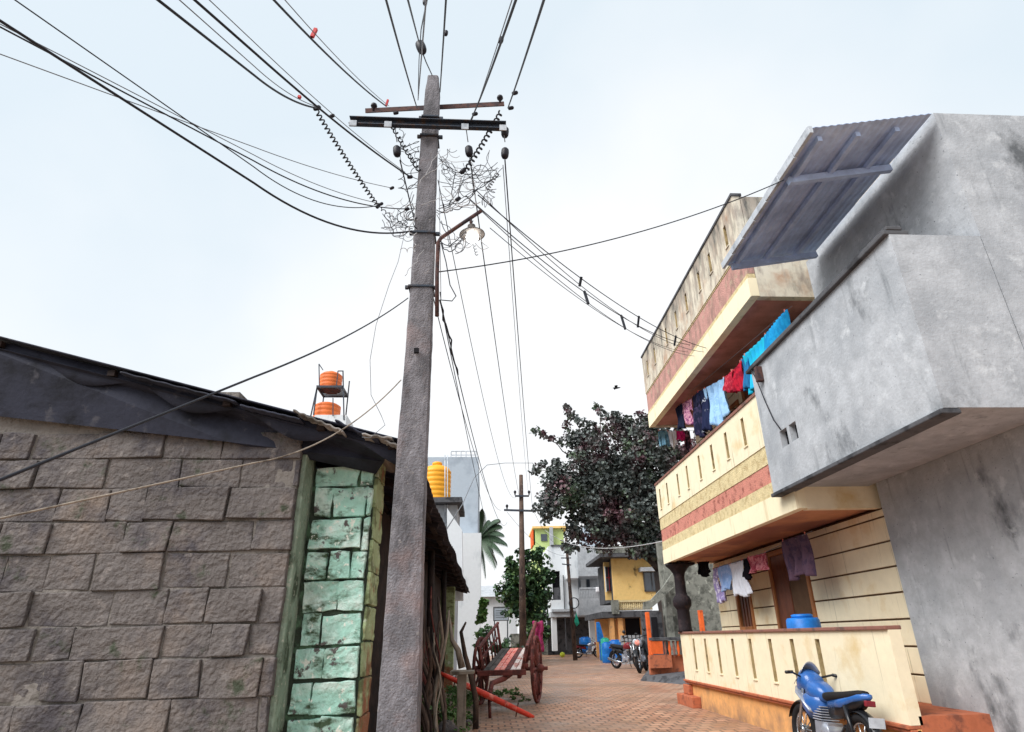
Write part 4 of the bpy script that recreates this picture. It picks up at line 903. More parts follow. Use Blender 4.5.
# picture-outline driven clumps at real depths
lobes = [(600, 470, 46), (640, 455, 44), (575, 500, 34), (625, 505, 44), (665, 490, 42), (590, 440, 24), (560, 475, 20), (700, 460, 40), (640, 535, 22), (600, 525, 26), (660, 530, 28), (553, 510, 12), (575, 535, 13), (625, 428, 20), (660, 432, 22), (610, 480, 30), (635, 548, 14), (612, 540, 14), (655, 548, 14), (645, 543, 18), (662, 538, 18), (676, 520, 22), (630, 530, 20), (600, 500, 30), (640, 490, 34)]
for (u, v, pr_) in lobes:
    c0 = at(u, v, Y=TY); R = pr_ / 613 * TY * .98
    k = max(8, int(R * R * 21))
    for _ in range(k):
        d = g.normal(size=3); d /= np.linalg.norm(d); rr = g.uniform(.25, 1.0)
        cen.append((c0.x + d[0] * R * rr, c0.y + d[1] * R * rr * .9, c0.z + d[2] * R * rr * .85)); rad.append(g.uniform(.28, .5))
for (u, v) in ((567, 408), (570, 414), (575, 417), (582, 421), (598, 407), (601, 412), (606, 418), (615, 414), (640, 415), (648, 418), (536, 431), (543, 434), (551, 438), (561, 441), (570, 445), (537, 468), (543, 464), (550, 470), (556, 461), (535, 472), (545, 500), (537, 508), (543, 512), (552, 497), (548, 519), (556, 489), (548, 487), (568, 550), (566, 545), (574, 548), (580, 520), (570, 455), (580, 450), (567, 425), (590, 424)):
    c0 = at(u, v, Y=TY + random.uniform(-1, 1)); cen.append(tuple(c0)); rad.append(.2 + .1 * random.random())
mb = leaves(cen, rad, 44, .19, .85, 5); obj('crown', mb, 'leafdark', tr); print('leaves', len(mb.f))
mb = MB(); base = Vector((8.9, TY + 1, 0)); fork = Vector((8.6, TY + .8, 4.2)); limb(mb, base, fork, .38, .3, .05)
for (u, v, r) in ((600, 475, .16), (640, 460, .18), (625, 510, .14), (665, 490, .16), (575, 500, .1), (700, 460, .14)):
    e_ = at(u, v, Y=TY); limb(mb, fork, e_, r, .05, .35)
    for k in range(4): limb(mb, e_.lerp(fork, .3), e_ + Vector((random.uniform(-2, 2), random.uniform(-1.5, 1.5), random.uniform(-1, 1.8))), .05, .015, .2)
for (u, v) in ((537, 432), (568, 409), (600, 408), (537, 470), (540, 508)): limb(mb, at(600, 475, Y=TY), at(u, v, Y=TY), .05, .012, .2)
obj('trunk', mb, 'bark', tr)
def bush(name, label, cat, Y, lob, m='leafgreen', size=.2, per=26, seed=1, trunk=True, dens=10, group=None):
    g = np.random.default_rng(seed); cen = []; rad = []
    c_ = at(lob[0][0], lob[0][1], Y=Y); T = thing(name, label, cat, (c_.x, Y, 0), group)
    for (u, v, pr_) in lob:
        c0 = at(u, v, Y=Y); R = pr_ / 613 * Y
        for _ in range(max(5, int(R * R * dens))):
            d = g.normal(size=3); d /= np.linalg.norm(d); rr = g.uniform(.3, 1)
            cen.append((c0.x + d[0] * R * rr, c0.y + d[1] * R * rr, max(.15, c0.z + d[2] * R * rr * .9))); rad.append(g.uniform(.3, .5) * min(1, R))
    mb = leaves(cen, rad, per, size, .85, seed); obj('crown', mb, m, T)
    if trunk:
        mb = MB(); limb(mb, (c_.x, Y, 0), c_, .16, .08, .1)
        for (u, v, pr_) in lob[1:]: limb(mb, (c_.x, Y, c_.z * .5), at(u, v, Y=Y), .07, .02, .15)
        obj('trunk', mb, 'bark', T)
bush('leafy_tree', 'bushy mid green tree behind the distant power pole', 'tree', 46, [(522, 585, 20), (512, 600, 16), (535, 570, 17), (540, 595, 14), (527, 612, 16), (515, 575, 12), (545, 580, 9), (525, 558, 10), (535, 555, 8), (507, 590, 10), (510, 565, 8), (530, 600, 18)], size=.30, seed=4, dens=11)
bush('leafy_tree', 'darker low tree beside the white far house wall', 'tree', 52, [(537, 622, 13), (546, 612, 9), (530, 632, 12), (544, 634, 9)], size=.34, seed=8, dens=6)
bush('shrub', 'rounded green shrub before the low white house on the left of the lane', 'shrub', 30, [(488, 633, 9), (480, 640, 8)], size=.16, seed=9, trunk=False, dens=30)
bush('shrub', 'low green shrub left of the cart behind its rack', 'shrub', 24, [(508, 645, 10), (497, 650, 9), (518, 650, 7)], size=.13, seed=10, trunk=False, dens=30)
bush('shrub', 'yellowish hanging bush under the hut eave end', 'shrub', 21, [(482, 612, 4), (483, 603, 3), (482, 621, 3)], size=.12, seed=12, trunk=False, dens=60, m='weed')
bush('shrub', 'dark green shrub at the foot of the distant power pole', 'shrub', 34, [(530, 640, 9), (538, 645, 7), (521, 650, 6)], size=.18, seed=13, trunk=False, dens=20)
# palm
PT = thing('palm_tree', 'coconut palm showing its right half beside the tall pale building', 'palm', (at(484, 535, Y=52).x, 52, 0))
pcn = at(480, 539, Y=52); mb = MB(); mb.tube([(pcn.x - .5, 52, 0), (pcn.x - .2, 52, 4), pcn], [.25, .18, .15], 8); obj('trunk', mb, 'bark', PT)
mb = MB()
ends = [(-6, -26), (2, -28), (10, -22), (20, -18), (25, -6), (28, 6), (24, 18), (16, 30), (6, 38), (-4, 34), (-14, 20), (-20, 0), (-16, -18), (14, 12), (18, 24), (22, -12)]
for k, (du, dv) in enumerate(ends):
    s_ = 52 / 613 * .92; e_ = pcn + Vector((du * s_, random.uniform(-1.5, 1.5), -dv * s_)); mid = pcn.lerp(e_, .5) + Vector((0, 0, .9))
    P = [pcn * (1 - t) ** 2 + mid * 2 * t * (1 - t) + e_ * t * t for t in [i / 16 for i in range(17)]]
    mb.tube(P, .03, 5)
    for i in range(1, 17):
        d_ = (P[i] - P[i - 1]).normalized()
        for s2 in (-1, 1):
            sd_ = d_.cross(Vector((0, 0, 1))).normalized() * s2
            ll = .75 * math.sin(math.pi * (i / 17) ** .7) + .2
            for jj in (0, .5):
                a_ = P[i] - (P[i] - P[i - 1]) * jj; tip = a_ + sd_ * ll * .55 + Vector((0, 0, -ll * .75)) + d_ * ll * .45
                mb.add([a_ - d_ * .07, a_ + d_ * .07, tip], [(0, 1, 2)])
obj('crown', mb, 'leafpalm', PT)
# bird
bp_ = at(616, 388, Y=25); mb = MB()
mb.loft([(bp_.x - .16, bp_.y, bp_.z, .005, .004), (bp_.x - .1, bp_.y, bp_.z, .03, .025), (bp_.x, bp_.y, bp_.z, .05, .045), (bp_.x + .1, bp_.y, bp_.z + .01, .035, .03), (bp_.x + .16, bp_.y, bp_.z + .02, .025, .022), (bp_.x + .21, bp_.y, bp_.z + .015, .004, .004)], 10)
for s_ in (-1, 1):
    mb.add([(bp_.x + .06, bp_.y, bp_.z + .02), (bp_.x - .06, bp_.y, bp_.z + .02), (bp_.x - .09, bp_.y + s_ * .16, bp_.z + .06), (bp_.x + .0, bp_.y + s_ * .3, bp_.z + .02), (bp_.x + .05, bp_.y + s_ * .16, bp_.z + .065)], [(0, 1, 2, 4), (4, 2, 3)])
tag(obj('bird', mb, 'black'), 'small dark bird gliding in the white sky above the tree', 'bird')
# ------------------------------------------------------------------ cart
Yc = 13.9
fl = at(483, 670, Y=Yc); fr = at(521, 669, Y=Yc); bz = .83
print('cart', fl, fr, at(503, 647, Y=16.5), at(520, 645, Y=16.5), at(535, 640, Y=15.4), at(543, 672, Y=15.4))
cart = thing('bullock_cart', 'old red-brown wooden bullock cart tipped on its prop with slatted sides in the lane', 'cart', (.5, 14.8, 0))
xl, xr, yf, yb_ = fl.x, fr.x, Yc, 17.4
zf, zk = fl.z, fl.z + .34
def bedz(y): return lerp(zf, zk, (y - yf) / (yb_ - yf))
pl = 7; cols = ['cartgrey', 'cartgrey', 'cartpink', 'cartpink', 'cartwood', 'cartwhite', 'cartwhite']
for i in range(pl):
    a = lerp(xl, xr, i / pl) + .006; b = lerp(xl, xr, (i + 1) / pl) - .006
    mb = MB(); mb.hexa([(a, yf, zf - .04), (b, yf, zf - .04), (b, yb_, zk - .04), (a, yb_, zk - .04)], [(a, yf, zf), (b, yf, zf), (b, yb_, zk), (a, yb_, zk)])
    obj('bed_plank', mb, cols[i], cart, bevel=.005)
mb = MB(); mb.bar((xl - .12, yf - .03, zf - .06), (xr + .1, yf - .03, zf - .06), .09, .10)
for y in (14.9, 16, 17.2): mb.bar((xl - .08, y, bedz(y) - .08), (xr + .08, y, bedz(y) - .08), .08, .08)
for x in (xl + .04, xr - .04): mb.bar((x, yf, zf - .13), (x, yb_, zk - .13), .08, .09)
obj('bed_frame', mb, 'cartwood', cart, bevel=.01)
def rh(y): return lerp(.40, .60, (y - yf) / (yb_ - yf))
for sx, lean in ((xl, -.10), (xr, .12)):
    mb = MB(); n_ = 7
    for i in range(n_):
        y = lerp(yf + .1, yb_ - .1, i / (n_ - 1)); mb.tube([(sx, y, bedz(y) - .1), (sx + lean, y, bedz(y) + rh(y))], .018 if 0 < i < n_ - 1 else .034, 7)
    mb.bar((sx + lean, yf - .05, zf + .40), (sx + lean, yb_ + .1, zk + .61), .055, .05); mb.bar((sx + lean * .5, yf, zf + .2), (sx + lean * .5, yb_, zk + .3), .03, .035)
    obj('side_rack', mb, 'cartwood', cart)
wc_y, wr = 15.4, .69
def wheel(x):
    T = MB(); T.torus((x, wc_y, wr), wr - .035, .038, (1, 0, 0), 40, 8); wh = obj('wheel', T, 'cartwood', cart)
    mb = MB()
    for k in range(12):
        a_ = k * math.pi / 6; mb.tube([(x, wc_y, wr), (x, wc_y + math.cos(a_) * (wr - .04), wr + math.sin(a_) * (wr - .04))], [.035, .022], 6)
    obj('spokes', mb, 'cartwood', wh)
    mb = MB(); mb.lathe([(.05, -.16), (.09, -.12), (.1, 0), (.09, .12), (.05, .16)], (x, wc_y, wr), (1, 0, 0), 14); obj('hub', mb, 'cartwood', wh)
wxr = at(537.5, 690, Y=wc_y).x - .2; wxl = xl - .25
wheel(wxr); wheel(wxl)
for ch in list(bpy.data.objects):
    if ch.type == 'MESH' and ch.name.split('.')[0] in ('wheel', 'spokes', 'hub') and (ch.parent == cart or (ch.parent and ch.parent.parent == cart)):
        for v_ in ch.data.vertices: v_.co.x += .10 * (v_.co.y + ORI[cart.name].y - wc_y)
mb = MB(); mb.tube([(wxl - .25, wc_y, wr), (wxr + .25, wc_y, wr)], .04, 10); obj('axle', mb, 'cartwood', cart)
mb = MB(); tj = at(489, 696, Y=12.85); mb.tube([((xl + xr) / 2 + .15, 15.2, bedz(15) - .2), ((xl + xr) / 2 + .03, yf, zf - .17), tj + Vector((.06, .5, .18)), tj + Vector((0, .05, -.02))], [.05, .055, .05, .04], 8); obj('tongue', mb, 'cartwood', cart)
yl_, yr_ = at(440, 673, Y=12.75), at(534, 717.5, Y=12.75)
mb = MB(); mb.tube([yl_, yl_.lerp(yr_, .08), yl_.lerp(yr_, .3), yl_.lerp(yr_, .5) + Vector((0, 0, .0)), yl_.lerp(yr_, .75), yl_.lerp(yr_, .95), yr_], [.032, .04, .05, .055, .05, .042, .03], 10); yk = obj('yoke', mb, 'yokered', cart)
mb = MB()
for t in (.16, .82): p_ = yl_.lerp(yr_, t); mb.tube([p_ + Vector((.03, 0, .11)), p_ + Vector((-.02, 0, -.12))], .012, 6)
obj('yoke_pin', mb, 'cartwood', yk)
mb = MB()
for k in range(5): mb.torus(tj + Vector((-.05 + k * .03, 0, .02 - k * .013)), .062, .014, (1, 0, -.48), 14, 6)
obj('rope_binding', mb, 'darkwood', yk)
mb = MB(); mb.tube([tj, Vector((tj.x + .02, 12.9, 0))], .03, 8); obj('prop_stick', mb, 'cartwood', cart)
mb = MB(); cl = at(533, 621, Y=yb_).x
mb.grid(lambda u, v: (lerp(xr + .50, xr + .78, u) + .02 * math.sin(v * 9), yb_ + .12 + .03 * math.sin(u * 14), bedz(yb_) + .62 - v * .75 + .02 * math.sin(u * 9)), 14, 10)
for ch in list(bpy.data.objects):
    if ch.type == 'MESH' and (ch.parent == cart or (ch.parent and ch.parent.parent == cart)):
        for v_ in ch.data.vertices:
            wy = v_.co.y + ORI[cart.name].y
            if wy > yf: v_.co.x += .13 * (wy - yf)
tag(obj('cloth', mb, cloth_mat('magenta', '#a33a6a', '#7a3048', 12), solid=.01), 'faded magenta cloth hanging at the far end of the cart', 'cloth')
# ------------------------------------------------------------------ rubbish by the hut
def stick(a, b, r, m, bend=.06, label='old stick leaning against the dark side of the hut', group='sticks leaning on the hut', name='stick'):
    a = Vector(a); b = Vector(b); n_ = 7; ph = random.uniform(0, 6)
    P = [a.lerp(b, i / n_) + Vector((math.sin(i * 1.3 + ph), math.cos(i * 1.1 + ph), 0)) * bend * math.sin(math.pi * i / n_) for i in range(n_ + 1)]
    mb = MB(); mb.tube(P, [r * (1 - .4 * i / n_) for i in range(n_ + 1)], 7); return tag(obj(name, mb, m), label, 'stick', group)
for k in range(44):
    y = random.uniform(7.6, 14.5); x = random.uniform(-.05, .26) - .082 * y
    stick((x, y, 0), (x - random.uniform(.1, .45), y + random.uniform(-.7, .9), random.uniform(1.1, 2.1)), random.uniform(.014, .04), random.choice(('wood', 'darkwood', 'palewood', 'cartwood', 'darkwood', 'wood')))
P = [at(u, v, Y=8.8) for u, v in ((436, 732), (434, 700), (437, 680), (443, 655), (447, 632), (449, 610))]; mb = MB(); mb.tube([P[0] + Vector((0, 0, -.42))] + P, [.03, .03, .025, .025, .02, .02, .012], 8); tag(obj('branch', mb, 'palewood'), 'pale crooked branch standing upright in front of the stick pile', 'branch')
P = [at(u, v, Y=9.6) for u, v in ((462, 668), (458, 650), (452, 640), (449, 615))]; mb = MB(); mb.tube(P, [.05, .04, .03, .015], 8); tag(obj('branch', mb, 'palewood'), 'shorter pale branch leaning left behind the plank table', 'branch')
P = [at(u, v, Y=11.5) for u, v in ((476, 700), (471, 676), (465, 655), (461, 632), (466, 622))]; P.insert(0, Vector((P[0].x, P[0].y, 0))); mb = MB(); mb.tube(P, [.05, .045, .045, .04, .03, .015], 8); tag(obj('branch', mb, 'wood'), 'thick curved dark branch just left of the cart', 'branch')
bt = thing('plank_table', 'rough plank nailed on a short post beside the red yoke', 'table', (at(461, 700, Y=10.5).x, 10.5, 0))
q = bquad(457, 674, 466, 720, 10.5, .12); mb = MB(); mb.box(q[0], q[1], 10.5, 10.63, 0, q[5], .008); obj('post', mb, 'palewood', bt, bevel=.01)
q2 = bquad(450, 671, 474, 674, 10.4, .4); mb = MB(); mb.box(q2[0], q2[1], 10.35, 10.85, q[5], q[5] + .045, .008); obj('plank', mb, 'palewood', bt, bevel=.006)
def stone(c, r, label, m='stone'):
    g = np.random.default_rng(int(r * 1000)); mb = MB(); n_, k_ = 16, 10; vs = []
    for i in range(k_ + 1):
        th = math.pi * i / k_
        for j in range(n_):
            ph = 2 * math.pi * j / n_; rr = r * (1 + .09 * math.sin(3 * ph + 2 * th) + .07 * math.sin(5 * th + ph * 2))
            vs.append((c[0] + rr * math.sin(th) * math.cos(ph), c[1] + rr * math.sin(th) * math.sin(ph), c[2] + rr * .8 * math.cos(th)))
    fs = [(i * n_ + j, i * n_ + (j + 1) % n_, (i + 1) * n_ + (j + 1) % n_, (i + 1) * n_ + j) for i in range(k_) for j in range(n_)]
    mb.add(vs, fs, True); return tag(obj('stone', mb, m), label, 'stone')
p_ = at(446, 726, Y=10.2); stone((p_.x, 10.2, .13), .17, 'large rounded brown stone on the ground under the left end of the yoke')
p_ = at(428, 728, Y=9); stone((p_.x, 9.2, .12), .15, 'grey-brown stone close to the foot of the pale crooked branch', 'mortar')
p_ = at(468, 726, Z=0); stone((p_.x, p_.y, .04), .07, 'small stone at the road edge right of the plank table')
stone((-.25, 12.3, .05), .09, 'flat stone beside the cart prop stick', 'mortar')
# weeds
cen = []; rad = []
for _ in range(110):
    y = random.uniform(8.5, 19); x = random.uniform(-1.2, -.3) + (.2 if y > 13 else 0)
    cen.append((x, y, .06 + random.random() * .12)); rad.append(random.uniform(.06, .16))
for _ in range(40):
    x = random.uniform(-.3, .9); y = random.uniform(16.2, 19); cen.append((x, y, .03)); rad.append(.06)
for u, v in ((505, 690), (510, 693), (500, 697), (520, 702), (528, 701), (514, 700)):
    p_ = at(u, v, Z=0); cen.append((p_.x, p_.y, .0)); rad.append(.06)
mb = leaves(cen, rad, 22, .06, .6, 21); tag(obj('weeds', mb, 'weed'), 'low green weeds growing along the hut side and under the cart', 'weeds', kind='stuff')
cen = []; rad = []
for _ in range(26):
    y = random.uniform(8.8, 12); x = random.uniform(-1.15, -.85); cen.append((x, y, random.uniform(.1, .6))); rad.append(random.uniform(.12, .2))
mb = leaves(cen, rad, 40, .08, .8, 22); tag(obj('climbing_weeds', mb, 'leafgreen'), 'dark tangled weeds heaped at the base of the stick pile', 'weeds', kind='stuff')
# ------------------------------------------------------------------ motorbikes
def motorbike(label, loc, heading, body, tankm, lean=.12, scale=1.0, fairing=False, box=False):
    T = thing('motorcycle', label, 'motorcycle', (0, 0, 0), 'motorcycles parked in the lane')
    for x in (-.63, .66):
        mb = MB(); mb.torus((x, 0, .31), .262, .05, (0, 1, 0), 32, 8); wh = obj('wheel', mb, 'rubber', T)
        mb = MB(); mb.torus((x, 0, .31), .215, .016, (0, 1, 0), 32, 6)
        for k in range(10):
            a_ = k * math.pi / 5; mb.tube([(x, 0, .31), (x + math.cos(a_) * .21, 0, .31 + math.sin(a_) * .21)], .008, 5)
        mb.lathe([(.03, -.07), (.05, -.05), (.05, .05), (.03, .07)], (x, 0, .31), (0, 1, 0), 12); obj('rim', mb, 'chrome', wh)
        mb = MB()
        a0, a1 = ((20, 150) if x > 0 else (40, 175))
        mb.grid(lambda u, v: (x + math.cos(math.radians(lerp(a0, a1, u))) * (.345 - .03 * (2 * v - 1) ** 2), (v - .5) * .13, .31 + math.sin(math.radians(lerp(a0, a1, u))) * (.345 - .03 * (2 * v - 1) ** 2)), 16, 6); obj('mudguard', mb, body, T, solid=.006)
    mb = MB()
    for y in (-.085, .085): mb.tube([(.66, y, .31), (.5, y, .68), (.42, y, .88)], .022, 8)
    mb.box(.40, .47, -.1, .1, .82, .85); obj('fork', mb, 'chrome', T)
    mb = MB(); mb.tube([(.30, -.36, .97), (.36, -.28, .98), (.42, -.12, .93), (.42, .12, .93), (.36, .28, .98), (.30, .36, .97)], .013, 8)
    for y in (-1, 1): mb.tube([(.30, y * .38, .97), (.34, y * .27, .98)], .02, 8)
    hb_ = obj('handlebar', mb, 'black', T)
    for y in ((-1, 1) if not fairing else ()):
        mb = MB(); mb.tube([(.38, y * .24, .98), (.40, y * .30, 1.12)], .006, 5); mb.lathe([(.02, -.012), (.05, -.01), (.052, .006), (.02, .012)], (.40, y * .31, 1.14), (1, 0, 0), 12)
        obj('mirror', mb, 'black', hb_)
    mb = MB(); mb.loft([(-.02, 0, .74, .06, .05), (.06, 0, .76, .12, .10), (.2, 0, .79, .15, .12), (.33, 0, .79, .13, .10), (.42, 0, .77, .05, .05)]); obj('tank', mb, tankm, T)
    mb = MB(); mb.loft([(-.78, 0, .82, .05, .03), (-.7, 0, .81, .10, .045), (-.4, 0, .77, .13, .05), (-.1, 0, .74, .13, .055), (.04, 0, .74, .07, .04)]); obj('seat', mb, 'rubber', T)
    mb = MB(); mb.loft([(-.82, 0, .76, .03, .02), (-.65, 0, .71, .09, .06), (-.3, 0, .62, .10, .09), (-.1, 0, .58, .08, .08)]); obj('side_panel', mb, body, T)
    mb = MB(); mb.box(-.08, .22, -.10, .10, .28, .46)
    for k in range(6): mb.box(.02, .22, -.12, .12, .47 + k * .028, .485 + k * .028)
    mb.lathe([(.05, -.13), (.09, -.11), (.09, .11), (.05, .13)], (-.02, 0, .36), (0, 1, 0), 14); obj('engine', mb, 'bikesilver', T, bevel=.01)
    mb = MB(); mb.tube([(.2, -.09, .5), (.28, -.11, .4), (.2, -.13, .25), (-.1, -.14, .25)], .02, 8); mb.tube([(-.1, -.14, .25), (-.4, -.15, .28), (-.85, -.17, .38)], [.025, .045, .042], 10); obj('exhaust', mb, 'chrome', T)
    mb = MB(); mb.tube([(.42, 0, .86), (.25, 0, .66), (.25, 0, .30), (-.1, 0, .27), (-.3, 0, .45), (-.63, 0, .31)], .022, 8)
    for y in (-.09, .09): mb.tube([(-.63, y, .31), (-.2, y, .35)], .016, 6); mb.tube([(-.63, y * 1.1, .33), (-.5, y * 1.1, .68)], .026, 8)
    mb.tube([(.0, .12, .28), (-.08, .24, .02)], .012, 6); mb.tube([(.1, -.18, .3), (.1, .18, .3)], .014, 6); obj('frame', mb, 'black', T)
    mb = MB(); mb.lathe([(.03, -.08), (.08, -.04), (.095, .02), (.095, .04)], (.5, 0, .83), (1, 0, -.1), 16); hl = obj('headlight', mb, body, T)
    mb = MB(); mb.lathe([(.085, .042), (.06, .055), (.02, .06)], (.5, 0, .83), (1, 0, -.1), 16); obj('lens', mb, 'whiteedge', hl)
    mb = MB(); mb.box(-.86, -.82, -.06, .06, .70, .76); obj('tail_light', mb, 'bikered', T, bevel=.01)
    if fairing:
        mb = MB(); mb.loft([(.28, 0, .86, .12, .10), (.45, 0, .90, .14, .13), (.58, 0, .85, .11, .09), (.74, 0, .78, .02, .02)]); obj('fairing', mb, 'bikeblue', T)
        mb = MB(); mb.loft([(.05, .0, .66, .13, .08), (.3, 0, .62, .16, .17), (.45, 0, .64, .13, .10), (.56, 0, .74, .05, .02)]); obj('tank_shroud', mb, 'bikeblue', T)
        mb = MB(); mb.loft([(-.86, 0, .80, .03, .025), (-.7, 0, .78, .10, .05), (-.4, 0, .70, .12, .07), (-.12, 0, .66, .10, .06)]); obj('tail_cowl', mb, 'bikeblue', T)
        mb = MB(); mb.box(-.93, -.92, -.09, .09, .50, .60); obj('number_plate', mb, 'whiteedge', T)
        mb = MB(); mb.grid(lambda u, v: (.38 + .22 * v, (u - .5) * .26, 1.12 - .16 * v - .5 * (u - .5) ** 2), 8, 6); obj('windscreen', mb, 'bikesilver', T, solid=.006)
        mb = MB(); mb.loft([(.2, -.02, .56, .2, .03), (.5, 0, .74, .18, .025), (.68, 0, .8, .08, .02)]); obj('fairing_stripe', mb, 'bikesilver', T)
    if box:
        mb = MB(); mb.lathe([(.02, -.03), (.07, -.025), (.08, 0), (.07, .02), (.03, .03)], (.56, .06, .8), (1, 0, 0), 16); obj('headlight_cowl', mb, 'cartpink', T)
    T.location = loc; T.scale = (scale,) * 3; T.rotation_euler = (lean, 0, heading)
    return T
p_ = at(643, 672, Z=0); motorbike('black motorcycle facing the camera closest to the orange balustrade', (p_.x, p_.y - .1, 0), math.radians(-112), 'black', 'bikesilver', .1, 1.3, box=True)
p_ = at(620, 664, Z=0); motorbike('dark motorcycle parked side on left of the one by the orange balustrade', (at(627, 655, Y=28.5).x, 28.5, 0), math.radians(-62), 'black', 'bikered', .12, 1.15)
p_ = at(590, 652, Y=43); motorbike('red and black motorcycle parked side on before the far blue barrel', (p_.x, 44, 0), math.radians(0), 'bikered', 'bikesilver', .12, 1.0)
motorbike('blue faired motorcycle at the plinth of the slotted porch wall', (3.74, 7.52, 0), math.radians(92), 'black', 'bikeblue', .1, .9, fairing=True)
# ------------------------------------------------------------------ barrels and small stuff
def barrel(c, r, h, m, label):
    T = thing('barrel', label, 'barrel', c, 'plastic barrels'); mb = MB()
    mb.lathe([(r * .9, 0), (r * .97, .03), (r, h * .3), (r * 1.04, h * .34), (r, h * .38), (r, h * .66), (r * 1.04, h * .7), (r, h * .74), (r * .93, h * .97), (r * .85, h)], c, n=20); obj('body', mb, m, T)
    mb = MB(); mb.lathe([(r * .6, h), (r * .62, h + .04), (r * .5, h + .05)], c, n=16); obj('cap', mb, m, T)
    return T
barrel(Vector((at(585, 640, Y=47).x, 47, .2)), .42, 1.0, 'blue', 'large blue barrel behind the red far motorcycle')
barrel(Vector((at(615, 640, Y=36).x, 36, 0)), .36, 1.05, 'blue', 'tallest blue barrel standing before the yellow far house')
barrel(Vector((at(607, 646, Y=35.3).x, 35.3, 0)), .3, .95, 'blue', 'dark blue barrel with brown lid left of the tallest barrel')
barrel(Vector((at(620, 648, Y=34.8).x, 34.8, 0)), .28, .8, 'blue', 'short blue barrel in front right of the tallest barrel')
barrel(Vector((at(605, 640, Y=37).x, 37, .0)), .26, 1.15, 'tealpl', 'teal barrel behind the blue ones')
barrel(Vector((at(801, 612, X=4.5).x, at(801, 612, X=4.5).y, .555)), .24, .95, 'blue', 'blue barrel standing on the porch by the brown door')
b_ = bquad(597, 622, 602, 642, 38.5, .3); mb = MB(); mb.hexa([(b_[0], 38.5, b_[4]), (b_[1] + .15, 38.5, b_[4]), (b_[1] + .15, 38.8, b_[4]), (b_[0], 38.8, b_[4])], [(b_[0], 38.5, b_[5]), (b_[1] - .1, 38.5, b_[5]), (b_[1] - .1, 38.7, b_[5]), (b_[0], 38.7, b_[5])]); mb.box(b_[0] + .1, b_[1], 38.55, 38.7, 0, b_[4] + .02)
tag(obj('tarpaulin', mb, 'blue', bevel=.04), 'folded blue tarpaulin standing upright beside the white far column', 'tarpaulin')
b_ = bquad(574, 612, 579, 625, 47, .1); mb = MB(); mb.add([(b_[0], 47, b_[4] + .2), ((b_[0] + b_[1]) / 2, 47, b_[5]), (b_[1], 47, b_[4] + .1), ((b_[0] + b_[1]) / 2, 47.1, b_[4] - .1)], [(0, 1, 2, 3)]); tag(obj('hanging_cloth', mb, 'tealpl', solid=.03), 'small green cloth hanging under the white far house', 'laundry')
p_ = at(562, 648, Z=0); mb = MB(); mb.lathe([(.02, 0), (.13, .05), (.18, .17), (.13, .29), (.03, .34)], Vector((at(562, 645, Y=46).x, 46, 0)), n=14); tag(obj('pot', mb, mat('lime_plastic', '#b9c23c', bump=0)), 'yellow-green round pot lying before the white far house', 'pot')
mb = MB(); p_ = at(632, 640, Y=33)
for k in range(6): mb.box(p_.x - .55 + k * .2, p_.x - .42 + k * .2, 33, 33.1, 0, 1.3)
mb.box(p_.x - .6, p_.x + .65, 33.12, 33.2, 1.0, 1.12); tag(obj('picket_gate', mb, 'greyplaster'), 'low grey picket gate behind the two near motorcycles', 'gate')
# ------------------------------------------------------------------ laundry
def cloth(name, label, p0, p1, ln, m, kind='rect', folds=5, amp=.03, group='washing hung on the lines', flare=0, skew=0):
    p0 = Vector(p0); p1 = Vector(p1); ax = (p1 - p0); wd = ax.length; d_ = ax.normalized(); nrm = d_.cross(Vector((0, 0, 1))).normalized()
    ph = random.uniform(0, 6); mb = MB()
    def pt(a, b):   # a along 0..1, b down 0..1
        s_ = (a - .5) * (1 + flare * b) + .5 + skew * b
        z = -b * ln * (1 + .05 * math.sin(a * 7 + ph))
        return p0 + ax * s_ + Vector((0, 0, z)) + nrm * (amp * (.3 + b) * (math.sin(a * folds * 2 * math.pi * (1 - .15 * b) + ph) + .45 * math.sin(a * folds * 4.3 * math.pi + 2 * b + ph * 2)) + .02 * math.sin(b * 5 + ph + a * 3))
    if kind == 'rect': mb.grid(pt, 48, 16)
    elif kind == 'shirt':   # body with sleeves hanging
        mb.grid(lambda a, b: pt(.22 + .56 * a, b), 20, 14)
        mb.grid(lambda a, b: pt(.22 - .22 * a - .03 * b, .03 + b * (.42 + .15 * a)), 8, 8); mb.grid(lambda a, b: pt(.78 + .22 * a + .03 * b, .03 + b * (.42 + .15 * a)), 8, 8)
    elif kind == 'trousers':
        mb.grid(lambda a, b: pt(a, b * .3), 16, 5); mb.grid(lambda a, b: pt(.02 + .44 * a + .02 * b, .3 + b * .7), 8, 12); mb.grid(lambda a, b: pt(.54 + .44 * a - .02 * b, .3 + b * .7), 8, 12)
    elif kind == 'drape':
        mb.grid(lambda a, b: pt(a, b * (.35 + .65 * abs(math.sin(a * 2.2 + .5)))), 26, 12)
    o = obj(name, mb, m, solid=.006); mb2 = MB()
    tag(o, label, 'laundry', group)
    for a in (.06, .94):
        q_ = pt(a if kind != 'shirt' else (.25 if a < .5 else .75), 0); mb2.box(q_.x - .007, q_.x + .007, q_.y - .007, q_.y + .007, q_.z - .02, q_.z + .025)
    obj('clothes_peg', mb2, 'cartpink', o)
    return o
LX = 4.22
def U(u, v, X=LX): return at(u, v, X=X)
Llist = [((676, 404), 'a'), ]
def sp_(ua, va, ub, vb, vl, name, label, m, **k):
    p0 = U(ua, va); p1 = U(ub, vb); um = (ua + ub) / 2; lo = U(um, vl, LX)
    y_m = (p0.y + p1.y) / 2
    # length so that the hem reaches vl at the mid point
    zl = at(um, vl, Y=y_m).z; ln = (p0.z + p1.z) / 2 - zl
    return cloth(name, label, p0, p1, max(.2, ln), m, **k)
